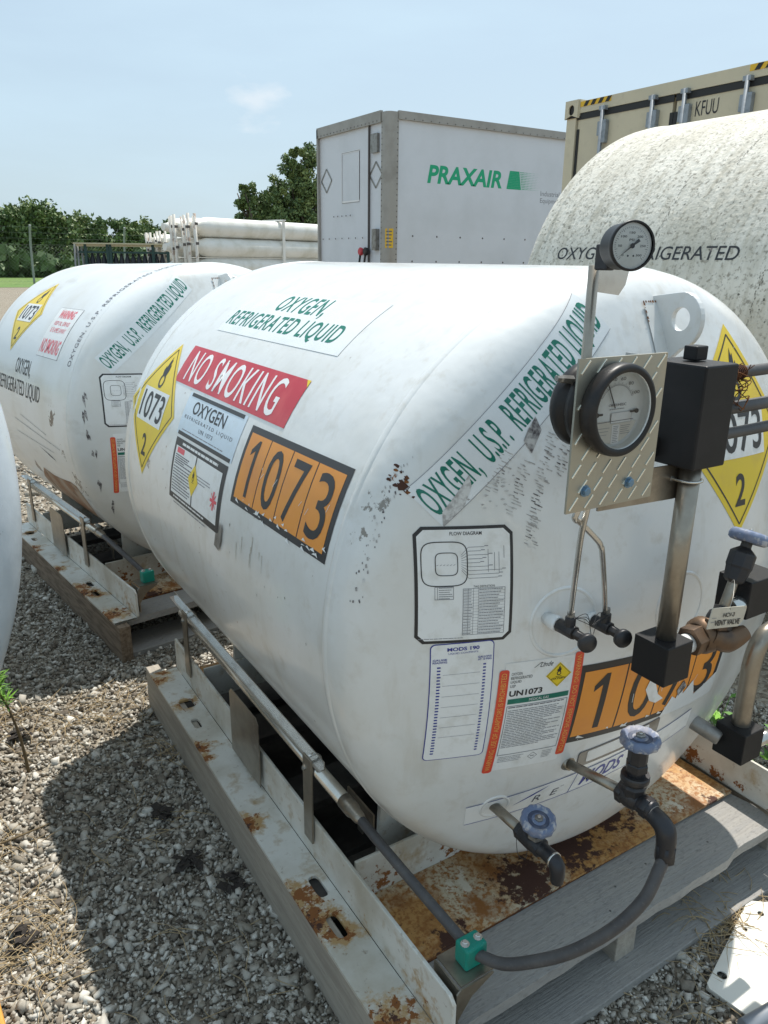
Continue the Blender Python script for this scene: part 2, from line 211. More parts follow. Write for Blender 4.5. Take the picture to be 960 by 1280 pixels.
# ================================================================== mesh helpers
class MB:
    """collects geometry of one mesh; mats by name"""
    def __init__(s): s.v = []; s.f = []; s.m = []; s.sm = []; s.names = []
    def mi(s, n):
        if n not in s.names: s.names.append(n)
        return s.names.index(n)
    def add(s, vs, fs, m, smooth=False):
        k = len(s.v); s.v += [tuple(q) for q in vs]; i = s.mi(m)
        for f in fs: s.f.append(tuple(a + k for a in f)); s.m.append(i); s.sm.append(smooth)
    def box(s, c, d, m, rot=None, ch=0.0):
        hx, hy, hz = d[0] / 2, d[1] / 2, d[2] / 2; c = Vector(c); R = rot if rot else Matrix.Identity(3)
        if ch <= 0:
            vs = [R @ Vector((x * hx, y * hy, z * hz)) + c for x in (-1, 1) for y in (-1, 1) for z in (-1, 1)]
            s.add(vs, [(0, 1, 3, 2), (4, 6, 7, 5), (0, 4, 5, 1), (2, 3, 7, 6), (0, 2, 6, 4), (1, 5, 7, 3)], m); return
        bm = bmesh.new(); bmesh.ops.create_cube(bm, size=1)
        for v in bm.verts: v.co = Vector((v.co.x * d[0], v.co.y * d[1], v.co.z * d[2]))
        bmesh.ops.bevel(bm, geom=bm.edges[:], offset=ch, segments=2, affect='EDGES', profile=.5)
        bm.verts.index_update(); s.add([R @ v.co + c for v in bm.verts], [[v.index for v in f.verts] for f in bm.faces], m); bm.free()
    def lathe(s, o, ax, prof, m, n=32, smooth=True, mod=None, cap=True):
        """prof = [(radius, height)], mod(angle, i) multiplies the radius"""
        o = Vector(o); ax = Vector(ax).normalized(); u = ax.orthogonal().normalized(); w_ = ax.cross(u); vs = []; fs = []
        for i, (r, h) in enumerate(prof):
            for k in range(n):
                a = 2 * math.pi * k / n; rr = r * (mod(a, i) if mod else 1)
                vs.append(o + ax * h + (u * math.cos(a) + w_ * math.sin(a)) * rr)
        for i in range(len(prof) - 1):
            for k in range(n): fs.append((i * n + k, i * n + (k + 1) % n, (i + 1) * n + (k + 1) % n, (i + 1) * n + k))
        s.add(vs, fs, m, smooth)
        if cap:
            if prof[0][0] > 1e-5: s.add(vs[:n], [tuple(range(n - 1, -1, -1))], m)
            if prof[-1][0] > 1e-5: s.add(vs[-n:], [tuple(range(n))], m)
    def cyl(s, a, b, r, m, r2=None, n=24, ch=0.0):
        a = Vector(a); b = Vector(b); L = (b - a).length; r2 = r if r2 is None else r2
        if ch: s.lathe(a, b - a, [(r - ch, 0), (r, ch), (r2, L - ch), (r2 - ch, L)], m, n)
        else:
            s.lathe(a, b - a, [(r, 0), (r2, L)], m, n)
    def tube(s, pts, r, m, n=16, sub=8, cap=True):
        P = [Vector(p) for p in pts]; rs = r if isinstance(r, (list, tuple)) else [r] * len(P); Q = []; RR = []
        for i in range(len(P) - 1):
            p0 = P[max(i - 1, 0)]; p1 = P[i]; p2 = P[i + 1]; p3 = P[min(i + 2, len(P) - 1)]
            for k in range(sub):
                t = k / sub; Q.append(.5 * ((2 * p1) + (p2 - p0) * t + (2 * p0 - 5 * p1 + 4 * p2 - p3) * t * t + (3 * p1 - p0 - 3 * p2 + p3) * t ** 3)); RR.append(rs[i] * (1 - t) + rs[i + 1] * t)
        Q.append(P[-1]); RR.append(rs[-1]); nrm = None; vs = []; fs = []
        for i, q in enumerate(Q):
            t = (Q[min(i + 1, len(Q) - 1)] - Q[max(i - 1, 0)]).normalized()
            nrm = t.orthogonal().normalized() if nrm is None else (nrm - t * nrm.dot(t)).normalized()
            b_ = t.cross(nrm)
            for k in range(n): a = 2 * math.pi * k / n; vs.append(q + (nrm * math.cos(a) + b_ * math.sin(a)) * RR[i])
        for i in range(len(Q) - 1):
            for k in range(n): fs.append((i * n + k, i * n + (k + 1) % n, (i + 1) * n + (k + 1) % n, (i + 1) * n + k))
        s.add(vs, fs, m, True)
        if cap: s.add(vs[:n], [tuple(range(n - 1, -1, -1))], m); s.add(vs[-n:], [tuple(range(n))], m)
    def prism(s, poly, o, eu, ev, th, m, holes=()):
        """filled 2D outline (with holes) extruded along eu x ev by th"""
        o = Vector(o); eu = Vector(eu); ev = Vector(ev); n = eu.cross(ev).normalized(); bm = bmesh.new(); es = []
        for lp in [poly] + list(holes):
            vs = [bm.verts.new((p[0], p[1], 0)) for p in lp]
            for i in range(len(vs)): es.append(bm.edges.new((vs[i], vs[(i + 1) % len(vs)])))
        bmesh.ops.triangle_fill(bm, edges=es, use_beauty=True, normal=(0, 0, 1)); bm.verts.index_update()
        P = [o + eu * v.co.x + ev * v.co.y for v in bm.verts]; fs = [[v.index for v in f.verts] for f in bm.faces]; k = len(P)
        s.add([p + n * th for p in P] + P, [tuple(f) for f in fs] + [tuple(a + k for a in reversed(f)) for f in fs], m)
        for lp in [poly] + list(holes):
            a = [o + eu * p[0] + ev * p[1] for p in lp]; L = len(a)
            s.add(a + [p + n * th for p in a], [(i, (i + 1) % L, L + (i + 1) % L, L + i) for i in range(L)], m)
        bm.free()
    def slotted(s, x0, x1, y0, y1, holes, z0, z1, m, notch=0.0):
        """flat bar with slots (cx, cy, hx, hy, power); built cell by cell so each slot is a real opening"""
        ys = []; cells = []
        for h in sorted(holes, key=lambda h: h[1]): cells.append((h[1] - h[3] - .02, h[1] + h[3] + .02, h))
        y = y0; segs = []
        for i, (a, b, h) in enumerate(cells):
            if i and a < cells[i - 1][1]: a = (cells[i - 1][2][1] + cells[i - 1][2][3] + h[1] - h[3]) / 2; segs[-1] = (segs[-1][0], a, segs[-1][2])
            if a > (segs[-1][1] if segs else y0): segs.append(((segs[-1][1] if segs else y0), a, None))
            segs.append((a, b, h))
        segs.append((segs[-1][1], y1, None)) if segs else segs.append((y0, y1, None))
        for a, b, h in segs:
            if h is None:
                n = max(1, int((b - a) / .03)); 
                for k in range(n):
                    p, q = a + (b - a) * k / n, a + (b - a) * (k + 1) / n; xl = x0; xl2 = x0
                    s.add([(xl, p, z1), (x1, p, z1), (x1, q, z1), (xl2, q, z1), (xl, p, z0), (x1, p, z0), (x1, q, z0), (xl2, q, z0)], [(0, 1, 2, 3), (7, 6, 5, 4), (0, 3, 7, 4), (1, 5, 6, 2)], m)
                continue
            cx, cy, hx, hy, pw = h; an = sorted([2 * math.pi * k / 40 for k in range(40)] + [math.atan2(yy - cy, xx - cx) % (2 * math.pi) for xx in (x0, x1) for yy in (a, b)]); I = []; O = []
            for t in an:
                c, d = math.cos(t), math.sin(t); ri = 1 / ((abs(c) / hx) ** pw + (abs(d) / hy) ** pw) ** (1 / pw); I.append((cx + ri * c, cy + ri * d))
                ro = min([((x1 if c > 0 else x0) - cx) / c if abs(c) > 1e-9 else 9, ((b if d > 0 else a) - cy) / d if abs(d) > 1e-9 else 9]); O.append((cx + ro * c, cy + ro * d))
            n = len(an); V = [(*p, z1) for p in I] + [(*p, z1) for p in O] + [(*p, z0) for p in I] + [(*p, z0) for p in O]; F_ = []
            for k in range(n): j = (k + 1) % n; F_ += [(k, n + k, n + j, j), (2 * n + k, 2 * n + j, 3 * n + j, 3 * n + k), (k, j, 2 * n + j, 2 * n + k), (n + k, 3 * n + k, 3 * n + j, n + j)]
            s.add(V, F_, m)
    def build(s, name, parent=None, off=None, bevel=0.0):
        me = bpy.data.meshes.new(name); o = Vector(off) if off is not None else Vector((0, 0, 0))
        me.from_pydata([tuple(Vector(v) - o) for v in s.v], [], s.f)
        for n in s.names: me.materials.append(MAT[n])
        me.polygons.foreach_set('material_index', s.m); me.polygons.foreach_set('use_smooth', s.sm)
        bm = bmesh.new(); bm.from_mesh(me); bmesh.ops.remove_doubles(bm, verts=bm.verts, dist=1e-6) if len(s.v) < 60000 else None
        bmesh.ops.recalc_face_normals(bm, faces=bm.faces) if len(s.v) < 200000 else None
        bm.to_mesh(me); bm.free(); me.update()
        ob = bpy.data.objects.new(name, me); COL.objects.link(ob)
        if parent: ob.parent = parent
        if bevel:
            b = ob.modifiers.new('bevel', 'BEVEL'); b.width = bevel; b.segments = 2; b.limit_method = 'ANGLE'; b.angle_limit = R_(40)
        return ob
class Thing:
    def __init__(s, name, label, cat, base, group=None, kind=None):
        e = bpy.data.objects.new(name, None); COL.objects.link(e); e.location = base; e.empty_display_size = .1
        e['label'] = label; e['category'] = cat; s.e = e; s.off = Vector(base)
        if group: e['group'] = group
        if kind: e['kind'] = kind
    def part(s, mb, name, parent=None, bevel=0.0, label=None):
        o = mb.build(name, parent or s.e, s.off, bevel)
        if label: o['label'] = label
        return o
def single(mb, name, label, cat, base=(0, 0, 0), group=None, kind=None, bevel=0):
    o = mb.build(name, None, base, bevel); o.location = base
    if kind == 'structure': o['kind'] = kind
    else: o['label'] = label; o['category'] = cat
    if kind == 'stuff': o['kind'] = kind
    if group: o['group'] = group
    return o
# ---- text as 2D triangles
_tc = {}
def text2d(s, bold=0.0, shear=0.0, space=1.0):
    key = (s, bold, shear, space)
    if key in _tc: return _tc[key]
    cu = bpy.data.curves.new('t', 'FONT'); cu.body = s; cu.size = 1; cu.offset = bold; cu.shear = shear; cu.space_character = space; cu.resolution_u = 4; cu.fill_mode = 'FRONT'
    ob = bpy.data.objects.new('t', cu); COL.objects.link(ob); dg = bpy.context.evaluated_depsgraph_get(); ev = ob.evaluated_get(dg); me = ev.to_mesh()
    v = [(q.co.x, q.co.y) for q in me.vertices]; f = [tuple(p.vertices) for p in me.polygons]; ev.to_mesh_clear(); bpy.data.objects.remove(ob); bpy.data.curves.remove(cu)
    _tc[key] = (v, f); return v, f
class Sticker:
    def __init__(s): s.L = []
    def poly(s, pts, m, lay): s.L.append((pts, [tuple(range(len(pts)))], m, lay))
    def rect(s, a, b, c, d, m, lay): s.poly([(a, b), (c, b), (c, d), (a, d)], m, lay)
    def rrect(s, a, b, c, d, r, m, lay):
        P = []
        for cx, cy, t0 in ((c - r, d - r, 0), (a + r, d - r, 90), (a + r, b + r, 180), (c - r, b + r, 270)):
            for k in range(5): t = R_(t0 + 22.5 * k); P.append((cx + r * math.cos(t), cy + r * math.sin(t)))
        s.poly(P, m, lay)
    def frame(s, a, b, c, d, w_, m, lay):
        for q in ((a, b, c, b + w_), (a, d - w_, c, d), (a, b + w_, a + w_, d - w_), (c - w_, b + w_, c, d - w_)): s.rect(*q, m, lay)
    def line(s, p, q, w_, m, lay):
        p = Vector((*p, 0)); q = Vector((*q, 0)); n = Vector((-(q - p).y, (q - p).x, 0)).normalized() * w_ / 2
        s.poly([tuple((p + n)[:2]), tuple((p - n)[:2]), tuple((q - n)[:2]), tuple((q + n)[:2])], m, lay)
    def ring(s, cx, cy, r0, r1, m, lay, n=32, sx=1):
        v = []; f = []
        for k in range(n): a = 2 * math.pi * k / n; v += [(cx + sx * r0 * math.cos(a), cy + r0 * math.sin(a)), (cx + sx * r1 * math.cos(a), cy + r1 * math.sin(a))]
        for k in range(n): f.append((2 * k, 2 * k + 1, (2 * k + 3) % (2 * n), (2 * k + 2) % (2 * n)))
        s.L.append((v, f, m, lay))
    def disc(s, cx, cy, r, m, lay, sx=1, n=32): s.poly([(cx + sx * r * math.cos(2 * math.pi * k / n), cy + r * math.sin(2 * math.pi * k / n)) for k in range(n)], m, lay)
    def text(s, t, a, b, c, d, m, lay, bold=0.0, shear=0.0, rot=0, space=1.0):
        v, f = text2d(t, bold, shear, space); xs = [q[0] for q in v]; ys = [q[1] for q in v]
        x0, x1, y0, y1 = min(xs), max(xs), min(ys), max(ys)
        if rot == 0: vv = [(a + (q[0] - x0) / (x1 - x0) * (c - a), b + (q[1] - y0) / max(y1 - y0, 1e-6) * (d - b)) for q in v]
        elif rot == 90: vv = [(c - (q[1] - y0) / (y1 - y0) * (c - a), b + (q[0] - x0) / (x1 - x0) * (d - b)) for q in v]
        else: vv = [(a + (q[1] - y0) / (y1 - y0) * (c - a), d - (q[0] - x0) / (x1 - x0) * (d - b)) for q in v]
        s.L.append((vv, f, m, lay))
    def lines(s, a, b, c, d, n, m, lay, w_=.0012, rag=.25, seed=1):
        rn = random.Random(seed)
        for i in range(n):
            y = d - (i + .5) / n * (d - b); x1 = c - rag * rn.random() * (c - a); x = a
            while x < x1:
                wl = rn.uniform(.05, .13) * (c - a); s.rect(x, y - w_ / 2, min(x + wl, x1), y + w_ / 2, m, lay); x += wl + .012 * (c - a)
    def flame(s, cx, cy, h, m, lay, clear):
        P = [(-.3, 0), (-.42, .25), (-.3, .5), (-.2, .38), (-.12, .7), (0, 1), (.05, .75), (.16, .85), (.2, .5), (.33, .62), (.4, .3), (.28, 0)]
        s.poly([(cx + p[0] * h * .5, cy + p[1] * h * .62) for p in P], m, lay); s.ring(cx, cy - .16 * h, .14 * h, .22 * h, m, lay); s.rect(cx - .3 * h, cy - .5 * h, cx + .3 * h, cy - .46 * h, m, lay)
    def build(s, mp, step=.03):
        mb = MB()
        for vs, fs, m, lay in s.L:
            bm = bmesh.new(); V = [bm.verts.new((q[0], q[1], 0)) for q in vs]
            for f in fs:
                try: bm.faces.new([V[i] for i in f])
                except ValueError: pass
            if step:
                for ax in (0, 1):
                    lo = min(q[ax] for q in vs); hi = max(q[ax] for q in vs); k = math.floor(lo / step) + 1
                    while k * step < hi - 1e-5:
                        co = [0, 0, 0]; co[ax] = k * step + 1.1e-4; no = [0, 0, 0]; no[ax] = 1
                        bmesh.ops.bisect_plane(bm, geom=bm.verts[:] + bm.edges[:] + bm.faces[:], dist=1e-6, plane_co=co, plane_no=no); k += 1
            bm.verts.index_update()
            mb.add([mp(v.co.x, v.co.y, lay * .00035 + .0008) for v in bm.verts], [[v.index for v in f.verts] for f in bm.faces], m, True); bm.free()
        return mb
RAD = 0.61
RK, RC = 0.0966, 1.2
def head_profile():
    rc = RAD - RK; s_ = math.sqrt((RC - RK) ** 2 - rc ** 2); yc = .995 + s_; out = [(RAD, .995)]; ae = math.atan2(s_, rc)
    for i in range(14): t = ae * i / 13; out.append((rc + RK * math.cos(t), .995 - RK * math.sin(t)))
    b0 = math.asin(rc / (RC - RK))
    for i in range(1, 22): t = b0 * (1 - i / 21); out.append((RC * math.sin(t), yc - RC * math.cos(t)))
    return out[1:]
HP = head_profile()
_hr = np.array([p[0] for p in HP][::-1]); _hy = np.array([p[1] for p in HP][::-1])
def head_y(r): return float(np.interp(r, _hr, _hy))
def head_pt(x, z, h=0.0):
    r = math.hypot(x, z); y = head_y(r); dy = (head_y(min(r + .004, RAD - .001)) - head_y(max(r - .004, 0))) / .008 if r > .004 else 0
    n = Vector((x / max(r, 1e-4) * dy, -1, z / max(r, 1e-4) * dy)).normalized(); return Vector((x, y, z)) + n * h, n
def map_side(yc, thc, rot=0.0):
    c, s_ = math.cos(R_(rot)), math.sin(R_(rot))
    def f(u, v, h):
        uu = u * c - v * s_; vv = u * s_ + v * c; th = R_(thc) + vv / RAD; r = RAD + h; return (-r * math.cos(th), yc - uu, r * math.sin(th))
    return f
def map_head(xc, zc, rot=0.0):
    c, s_ = math.cos(R_(rot)), math.sin(R_(rot))
    def f(u, v, h): return head_pt(xc + u * c - v * s_, zc + u * s_ + v * c, h)[0]
    return f
def map_plane(o, eu, ev):
    o = Vector(o); eu = Vector(eu).normalized(); ev = Vector(ev).normalized(); n = eu.cross(ev)
    return lambda u, v, h: o + eu * u + ev * v + n * h
def circ(cx, cy, r, n=24): return [(cx + r * math.cos(2 * math.pi * k / n), cy + r * math.sin(2 * math.pi * k / n)) for k in range(n)]
def slot(cx, cy, hx, hy, n=8):
    r = min(hx, hy); P = []
    for sx, sy, t0 in ((1, 1, 0), (-1, 1, 90), (-1, -1, 180), (1, -1, 270)):
        for k in range(n // 2 + 1): t = R_(t0 + 90 * k / (n // 2)); P.append((cx + sx * (hx - r) + r * math.cos(t), cy + sy * (hy - r) + r * math.sin(t)))
    return P

# ================================================================== SETTING
mb = MB(); mb.add([(-700, -300, -.82), (700, -300, -.82), (700, 1300, -.82), (-700, 1300, -.82)], [(0, 1, 2, 3)], 'ground_gravel'); single(mb, 'gravel_ground', '', '', kind='structure')
mb = MB(); mb.add([(-60, 46, -.812), (60, 40, -.812), (80, 400, -.812), (-300, 400, -.812)], [(0, 1, 2, 3)], 'lawn_green'); single(mb, 'lawn', '', '', kind='structure')
mb = MB(); mb.add([(-.55, .93, -.8165), (.52, .93, -.8165), (.52, 2.28, -.8165), (-.55, 2.28, -.8165)], [(0, 1, 2, 3)], 'under_tank_shade'); single(mb, 'shade_sheet', '', '', kind='structure')  # dark sheet added to paint the shade on the ground beneath the front tank

# ================================================================== TANKS
def handwheel(T, par, c, ax, R, name='handwheel'):
    m = MB(); n = 11
    def mod(a, i): return 1 + (.030 * math.cos(n * a) if 2 <= i <= 6 else 0)
    pr = [(R * .30, -.002), (R * .55, -.006), (R * .86, -.009), (R, -.006), (R * 1.03, .001), (R * .97, .007), (R * .82, .010), (R * .64, .0045), (R * .42, .0045), (R * .33, .007), (R * .18, .007)]
    m.lathe(c, ax, pr, 'wheel_blue', 88, True, mod); o = T.part(m, name, par)
    m = MB(); a = Vector(ax).normalized(); m.lathe(Vector(c) + a * .0072, a, [(R * .26, 0), (R * .26, .0025), (R * .22, .0035), (0.0001, .0038)], 'dull_steel', 6, False); m.lathe(Vector(c) + a * .0105, a, [(R * .10, 0), (R * .10, .003)], 'bright_steel', 12)
    T.part(m, 'wheel_nut', par)
    m = MB(); m.lathe(Vector(c) + a * .0044, a, [(R * .63, 0), (R * .60, .0006), (R * .40, .0006), (R * .38, 0)], 'wheel_dark', 32, cap=False); T.part(m, 'wheel_recess', par); return o
def nozzle_ring(T, x, z, R, r=.004):
    m = MB(); pts = []
    for k in range(33):
        a = 2 * math.pi * k / 32; p, n = head_pt(x + R * math.cos(a), z + R * math.sin(a), -r * .45); pts.append(p)
    m.tube(pts, r, 'tank_white', 8, 2, False); T.part(m, 'nozzle_ring')
def placard(st, hd, lay=0):
    st.poly([(0, -hd), (hd, 0), (0, hd), (-hd, 0)], 'label_yellow', lay)
    k = hd * .90; w_ = .0035
    P = [(0, -k), (k, 0), (0, k), (-k, 0)]
    for i in range(4): st.line(P[i], P[(i + 1) % 4], w_, 'ink_black', lay + 1)
    st.flame(0, hd * .47, hd * .5, 'ink_black', lay + 1, 'label_yellow')
    st.rect(-hd * .56, -hd * .25, hd * .56, hd * .25, 'label_white', lay + 2)
    st.text('1073', -hd * .50, -hd * .20, hd * .50, hd * .20, 'ink_black', lay + 3, .012)
    st.text('2', -hd * .10, -hd * .72, hd * .10, -hd * .40, 'ink_black', lay + 1, .02)
def flow_diagram(st):
    w_, h = .075, .095; c = .012
    def octa(w1, h1, c1): return [(-w1 + c1, -h1), (w1 - c1, -h1), (w1, -h1 + c1), (w1, h1 - c1), (w1 - c1, h1), (-w1 + c1, h1), (-w1, h1 - c1), (-w1, -h1 + c1)]
    st.poly(octa(w_, h, c), 'label_black', 0); st.poly(octa(w_ - .005, h - .005, c - .002), 'label_white', 1)
    st.text('FLOW DIAGRAM', -.022, .081, .026, .0865, 'ink_black', 2, .01)
    def barrel(cx, cy, hw, hh, lw):
        P = []
        for k in range(41):
            t = 2 * math.pi * k / 40; cs, sn = math.cos(t), math.sin(t); P.append((cx + hw * math.copysign(abs(cs) ** .5, cs), cy + hh * math.copysign(abs(sn) ** .42, sn)))
        for i in range(40): st.line(P[i], P[i + 1], lw, 'ink_black', 2)
    barrel(-.031, .036, .034, .035, .0016); barrel(-.028, .036, .0165, .018, .0013)
    for i in range(6): st.line((-.043 + i * .005, .034), (-.040 + i * .005, .0355), .0005, 'ink_line', 2)
    rn = random.Random(4)
    for i in range(9):
        y = .062 - i * .0062; x1 = rn.uniform(.02, .06); st.line((-.006, .05 - i * .003), (.005, y), .0005, 'ink_line', 2); st.line((.005, y), (x1, y), .0006, 'ink_line', 2)
        st.rect(x1, y + .0008, x1 + .006, y + .002, 'ink_grey', 2)
    for x in (.035, .045, .052, .06): st.line((x, .035 + rn.uniform(-.02, .01)), (x, .06 + rn.uniform(-.01, .005)), .0006, 'ink_line', 2)
    st.frame(-.046, -.021, -.018, .0, .0006, 'ink_line', 2); st.line((-.042, -.021), (-.042, 0), .0005, 'ink_line', 2); st.lines(-.040, -.021, -.019, 0, 6, 'ink_grey', 2, .0011)
    st.frame(-.004, -.082, .062, -.004, .0006, 'ink_line', 2); st.text('TAG DEFINITION', .012, -.003, .045, .0005, 'ink_black', 2)
    for x in (.004, .012, .02): st.line((x, -.082), (x, -.004), .0004, 'ink_line', 2)
    for i in range(1, 16): st.line((-.004, -.004 - i * .0049), (.062, -.004 - i * .0049), .0003, 'ink_line', 2)
    st.lines(.021, -.082, .061, -.004, 16, 'ink_grey', 2, .0013, .3, 3); st.lines(-.003, -.082, .011, -.004, 16, 'ink_grey', 2, .0012, .2, 5); st.lines(-.07, -.088, .0, -.085, 1, 'ink_grey', 2, .001)
def un_label(st):
    # origin bottom-left of the label's centre; width .148 height .225
    st.rect(-.066, -.112, .066, .112, 'label_white', 0)
    st.rrect(-.076, -.116, -.059, .100, .005, 'label_redorange', 1); st.rrect(.059, -.100, .076, .116, .005, 'label_redorange', 1)
    st.text('WARNING: USE OF ADAPTORS IS PROHIBITED', -.072, -.110, -.063, .094, 'ink_gold', 2, .0, rot=90)
    st.text('WARNING: DO NOT REMOVE ADAPTOR', .063, -.094, .072, .110, 'ink_gold', 2, .0, rot=-90)
    for i, t in enumerate(('OXYGEN', 'REFRIGERATED', 'LIQUID', 'USP')): st.text(t, -.055, .088 - i * .0078, -.055 + len(t) * .0031, .0935 - i * .0078, 'ink_black', 1)
    st.text('UN1073', -.055, .047, .004, .0585, 'ink_black', 1, .03)
    st.text('Linde', -.006, .098, .018, .107, 'ink_black', 1, shear=.4); st.line((-.016, .098), (-.004, .107), .0008, 'ink_black', 1); st.line((-.004, .107), (.004, .103), .0008, 'ink_black', 1)
    c = (.031, .078); k = .024; st.poly([(c[0], c[1] - k), (c[0] + k, c[1]), (c[0], c[1] + k), (c[0] - k, c[1])], 'label_yellow', 1); k2 = k * .9
    P = [(c[0], c[1] - k2), (c[0] + k2, c[1]), (c[0], c[1] + k2), (c[0] - k2, c[1])]
    for i in range(4): st.line(P[i], P[(i + 1) % 4], .0006, 'ink_black', 2)
    st.flame(c[0], c[1] + .006, .019, 'ink_black', 2, None); st.text('OXYGEN', c[0] - .013, c[1] - .009, c[0] + .013, c[1] - .005, 'ink_black', 2, .02)
    st.rect(-.056, .032, .056, .042, 'ink_green', 1); st.text('MEDICAL GAS', -.018, .0345, .018, .0395, 'ink_white', 2)
    st.frame(-.056, -.078, .056, .028, .0010, 'ink_line', 1); st.lines(-.053, -.062, .053, .020, 22, 'ink_grey', 1, .0014, .35, 7); st.lines(-.053, .022, .053, .027, 1, 'ink_line', 1, .0018)
    st.lines(-.053, -.095, .0, -.081, 4, 'ink_grey', 1, .001, .5, 8); st.lines(.03, -.1, .056, -.082, 5, 'ink_grey', 1, .001, .5, 9)
    P = [(.012, -.098), (.021, -.090), (.012, -.082), (.003, -.090)]
    for i in range(4): st.line(P[i], P[(i + 1) % 4], .0007, 'ink_line', 1)
    st.lines(.008, -.092, .016, -.088, 1, 'ink_line', 1, .0015)

def build_tank(label, far_y, shell, front, base_off=Vector((0, 1.6, -.81))):
    T = Thing('liquid_oxygen_tank', label, 'gas tank', base_off, group='white horizontal oxygen tanks on skids')
    Lc = far_y - .995                                     # cylinder length
    prof = [(r, y) for r, y in HP[::-1]] + [(r, far_y + (.995 - y)) for r, y in HP]
    # insert rings along the cylinder
    k = len(HP); prof = prof[:k] + [(RAD, .995 + Lc * i / 8) for i in range(1, 8)] + prof[k:]
    prof[0] = (1e-4, prof[0][1]); prof[-1] = (1e-4, prof[-1][1])
    m = MB(); m.lathe((0, 0, 0), (0, 1, 0), prof, shell, 128, True, cap=False); T.part(m, 'vessel_shell')
    for y in (.998, 1.03, far_y - .03):
        m = MB(); m.lathe((0, y, 0), (0, 1, 0), [(RAD - .002, -.011), (RAD + .0004, -.008), (RAD + .0018, -.003), (RAD + .0018, .003), (RAD + .0004, .008), (RAD - .002, .011)], shell, 128, True, cap=False)
        if y != 1.03: T.part(m, 'weld_seam')
    # skid: angle rails (web + flange with fork slots), cross channels, saddles
    y0, y1 = .735, far_y - .02
    for sx in (-1, 1):
        m = MB(); m.prism([(y0, -.66), (y1, -.66), (y1, -.555), (y0 + .012, -.555), (y0, -.567)], (sx * .507 - (.008 if sx < 0 else 0) - (0 if sx < 0 else 0), 0, 0), (0, 1, 0), (0, 0, 1), .008, 'skid_white'); rail = T.part(m, 'skid_rail', bevel=.002)
        m = MB(); hs = [(xx if sx < 0 else -xx, yy, hx, hy, pw) for yy, xx, hx, hy, pw in ((2.0, -.556, .020, .024, 7), (1.887, -.566, .011, .026, 4), (1.167, -.545, .012, .032, 4), (1.057, -.560, .013, .032, 4))]
        if sx < 0: m.slotted(-.602, -.5155, y0, y1, hs, -.667, -.660, 'skid_white')
        else: m.slotted(.5155, .602, y0, y1, hs, -.667, -.660, 'skid_white')
        T.part(m, 'rail_flange', rail)
    for yy in (1.09, far_y - .25):
        m = MB(); m.box((0, yy, -.6085), (.996, .007, .103), 'skid_white'); T.part(m, 'cross_plate', bevel=.0015)
    m = MB(); m.prism([(-.497, .898), (.495, .893), (.496, 1.086), (-.497, 1.086)], (0, 0, -.664), (1, 0, 0), (0, 1, 0), .006, 'rusty_tray'); m.box((0, .902, -.675), (.985, .006, .022), 'rust'); T.part(m, 'channel_tray')
    m = MB(); m.prism([(-.497, far_y - .245), (.495, far_y - .245), (.496, far_y - .06), (-.497, far_y - .06)], (0, 0, -.664), (1, 0, 0), (0, 1, 0), .006, 'rusty_tray'); T.part(m, 'channel_tray')
    for yy in (1.12, far_y - .28):
        n = 24; P = [(-.40, -.665), (.40, -.665)] + [((RAD + .001) * math.sin(R_(40 - 80 * i / n)), -(RAD + .001) * math.cos(R_(40 - 80 * i / n))) for i in range(n + 1)]
        m = MB(); m.prism(P, (0, yy + .05, 0), (1, 0, 0), (0, 0, 1), .012, 'skid_white'); T.part(m, 'saddle')
    # purge pipe on its uprights, data plate
    yr = far_y - .03
    m = MB(); m.cyl((-.500, 1.10, -.432), (-.498, yr - .05, -.441), .0150, 'pipe_steel', n=28); m.lathe((-.5, 1.10, -.432), (0, -1, 0), [(.0165, -.03), (.0165, .004), (.013, .014), (.0125, .03), (.009, .042)], 'stainless', 20)
    pp = T.part(m, 'vent_pipe')
    m = MB(); m.box((-.506, (1.25 + yr) / 2, -.4165), (.018, yr - 1.19, .0022), 'bright_steel'); m.box((-.498, (1.25 + yr) / 2, -.4075), (.0022, yr - 1.19, .018), 'bright_steel'); T.part(m, 'support_angle', pp)
    for yy in (1.255, yr - .14):
        m = MB(); m.box((-.5205, yy, -.505), (.005, .040, .215), 'stainless'); up = T.part(m, 'pipe_upright', bevel=.001)
        m = MB(); m.tube([(-.523, yy + .012, -.43), (-.515, yy + .012, -.412), (-.5, yy + .012, -.405), (-.484, yy + .012, -.418), (-.482, yy + .012, -.44)], .0035, 'bright_steel', 8); m.lathe((-.522, yy + .012, -.432), (-1, 0, 0), [(.006, 0), (.006, .005)], 'bright_steel', 6, False); T.part(m, 'u_bolt', up)
    m = MB(); P = [(1.515, -.648), (1.705, -.648), (1.705, -.47), (1.69, -.455), (1.53, -.455), (1.515, -.47)]
    m.prism(P, (-.527, 0, 0), (0, 1, 0), (0, 0, 1), .0025, 'stainless'); T.part(m, 'data_plate', label='blank stainless plate standing on the skid rail')
    m = MB(); m.box((-.432, 1.18, -.512), (.004, .11, .035), 'stainless'); m.box((-.432, 1.18, -.512 - .03), (.003, .02, .07), 'stainless'); T.part(m, 'small_tag')
    # hose clamp bracket at the near end of the rail
    m = MB(); m.prism([(-.503, -.62), (-.470, -.575), (-.425, -.552), (-.425, -.548), (-.495, -.548), (-.503, -.556)], (0, .742, 0), (1, 0, 0), (0, 0, 1), .003, 'stainless'); m.box((-.455, .778, -.5465), (.075, .070, .003), 'stainless'); m.box((-.4965, .778, -.60), (.003, .07, .10), 'stainless'); T.part(m, 'clamp_bracket')
    m = MB(); m.box((-.447, .776, -.523), (.046, .034, .044), 'clamp_green', ch=.004); cl = T.part(m, 'pipe_clamp')
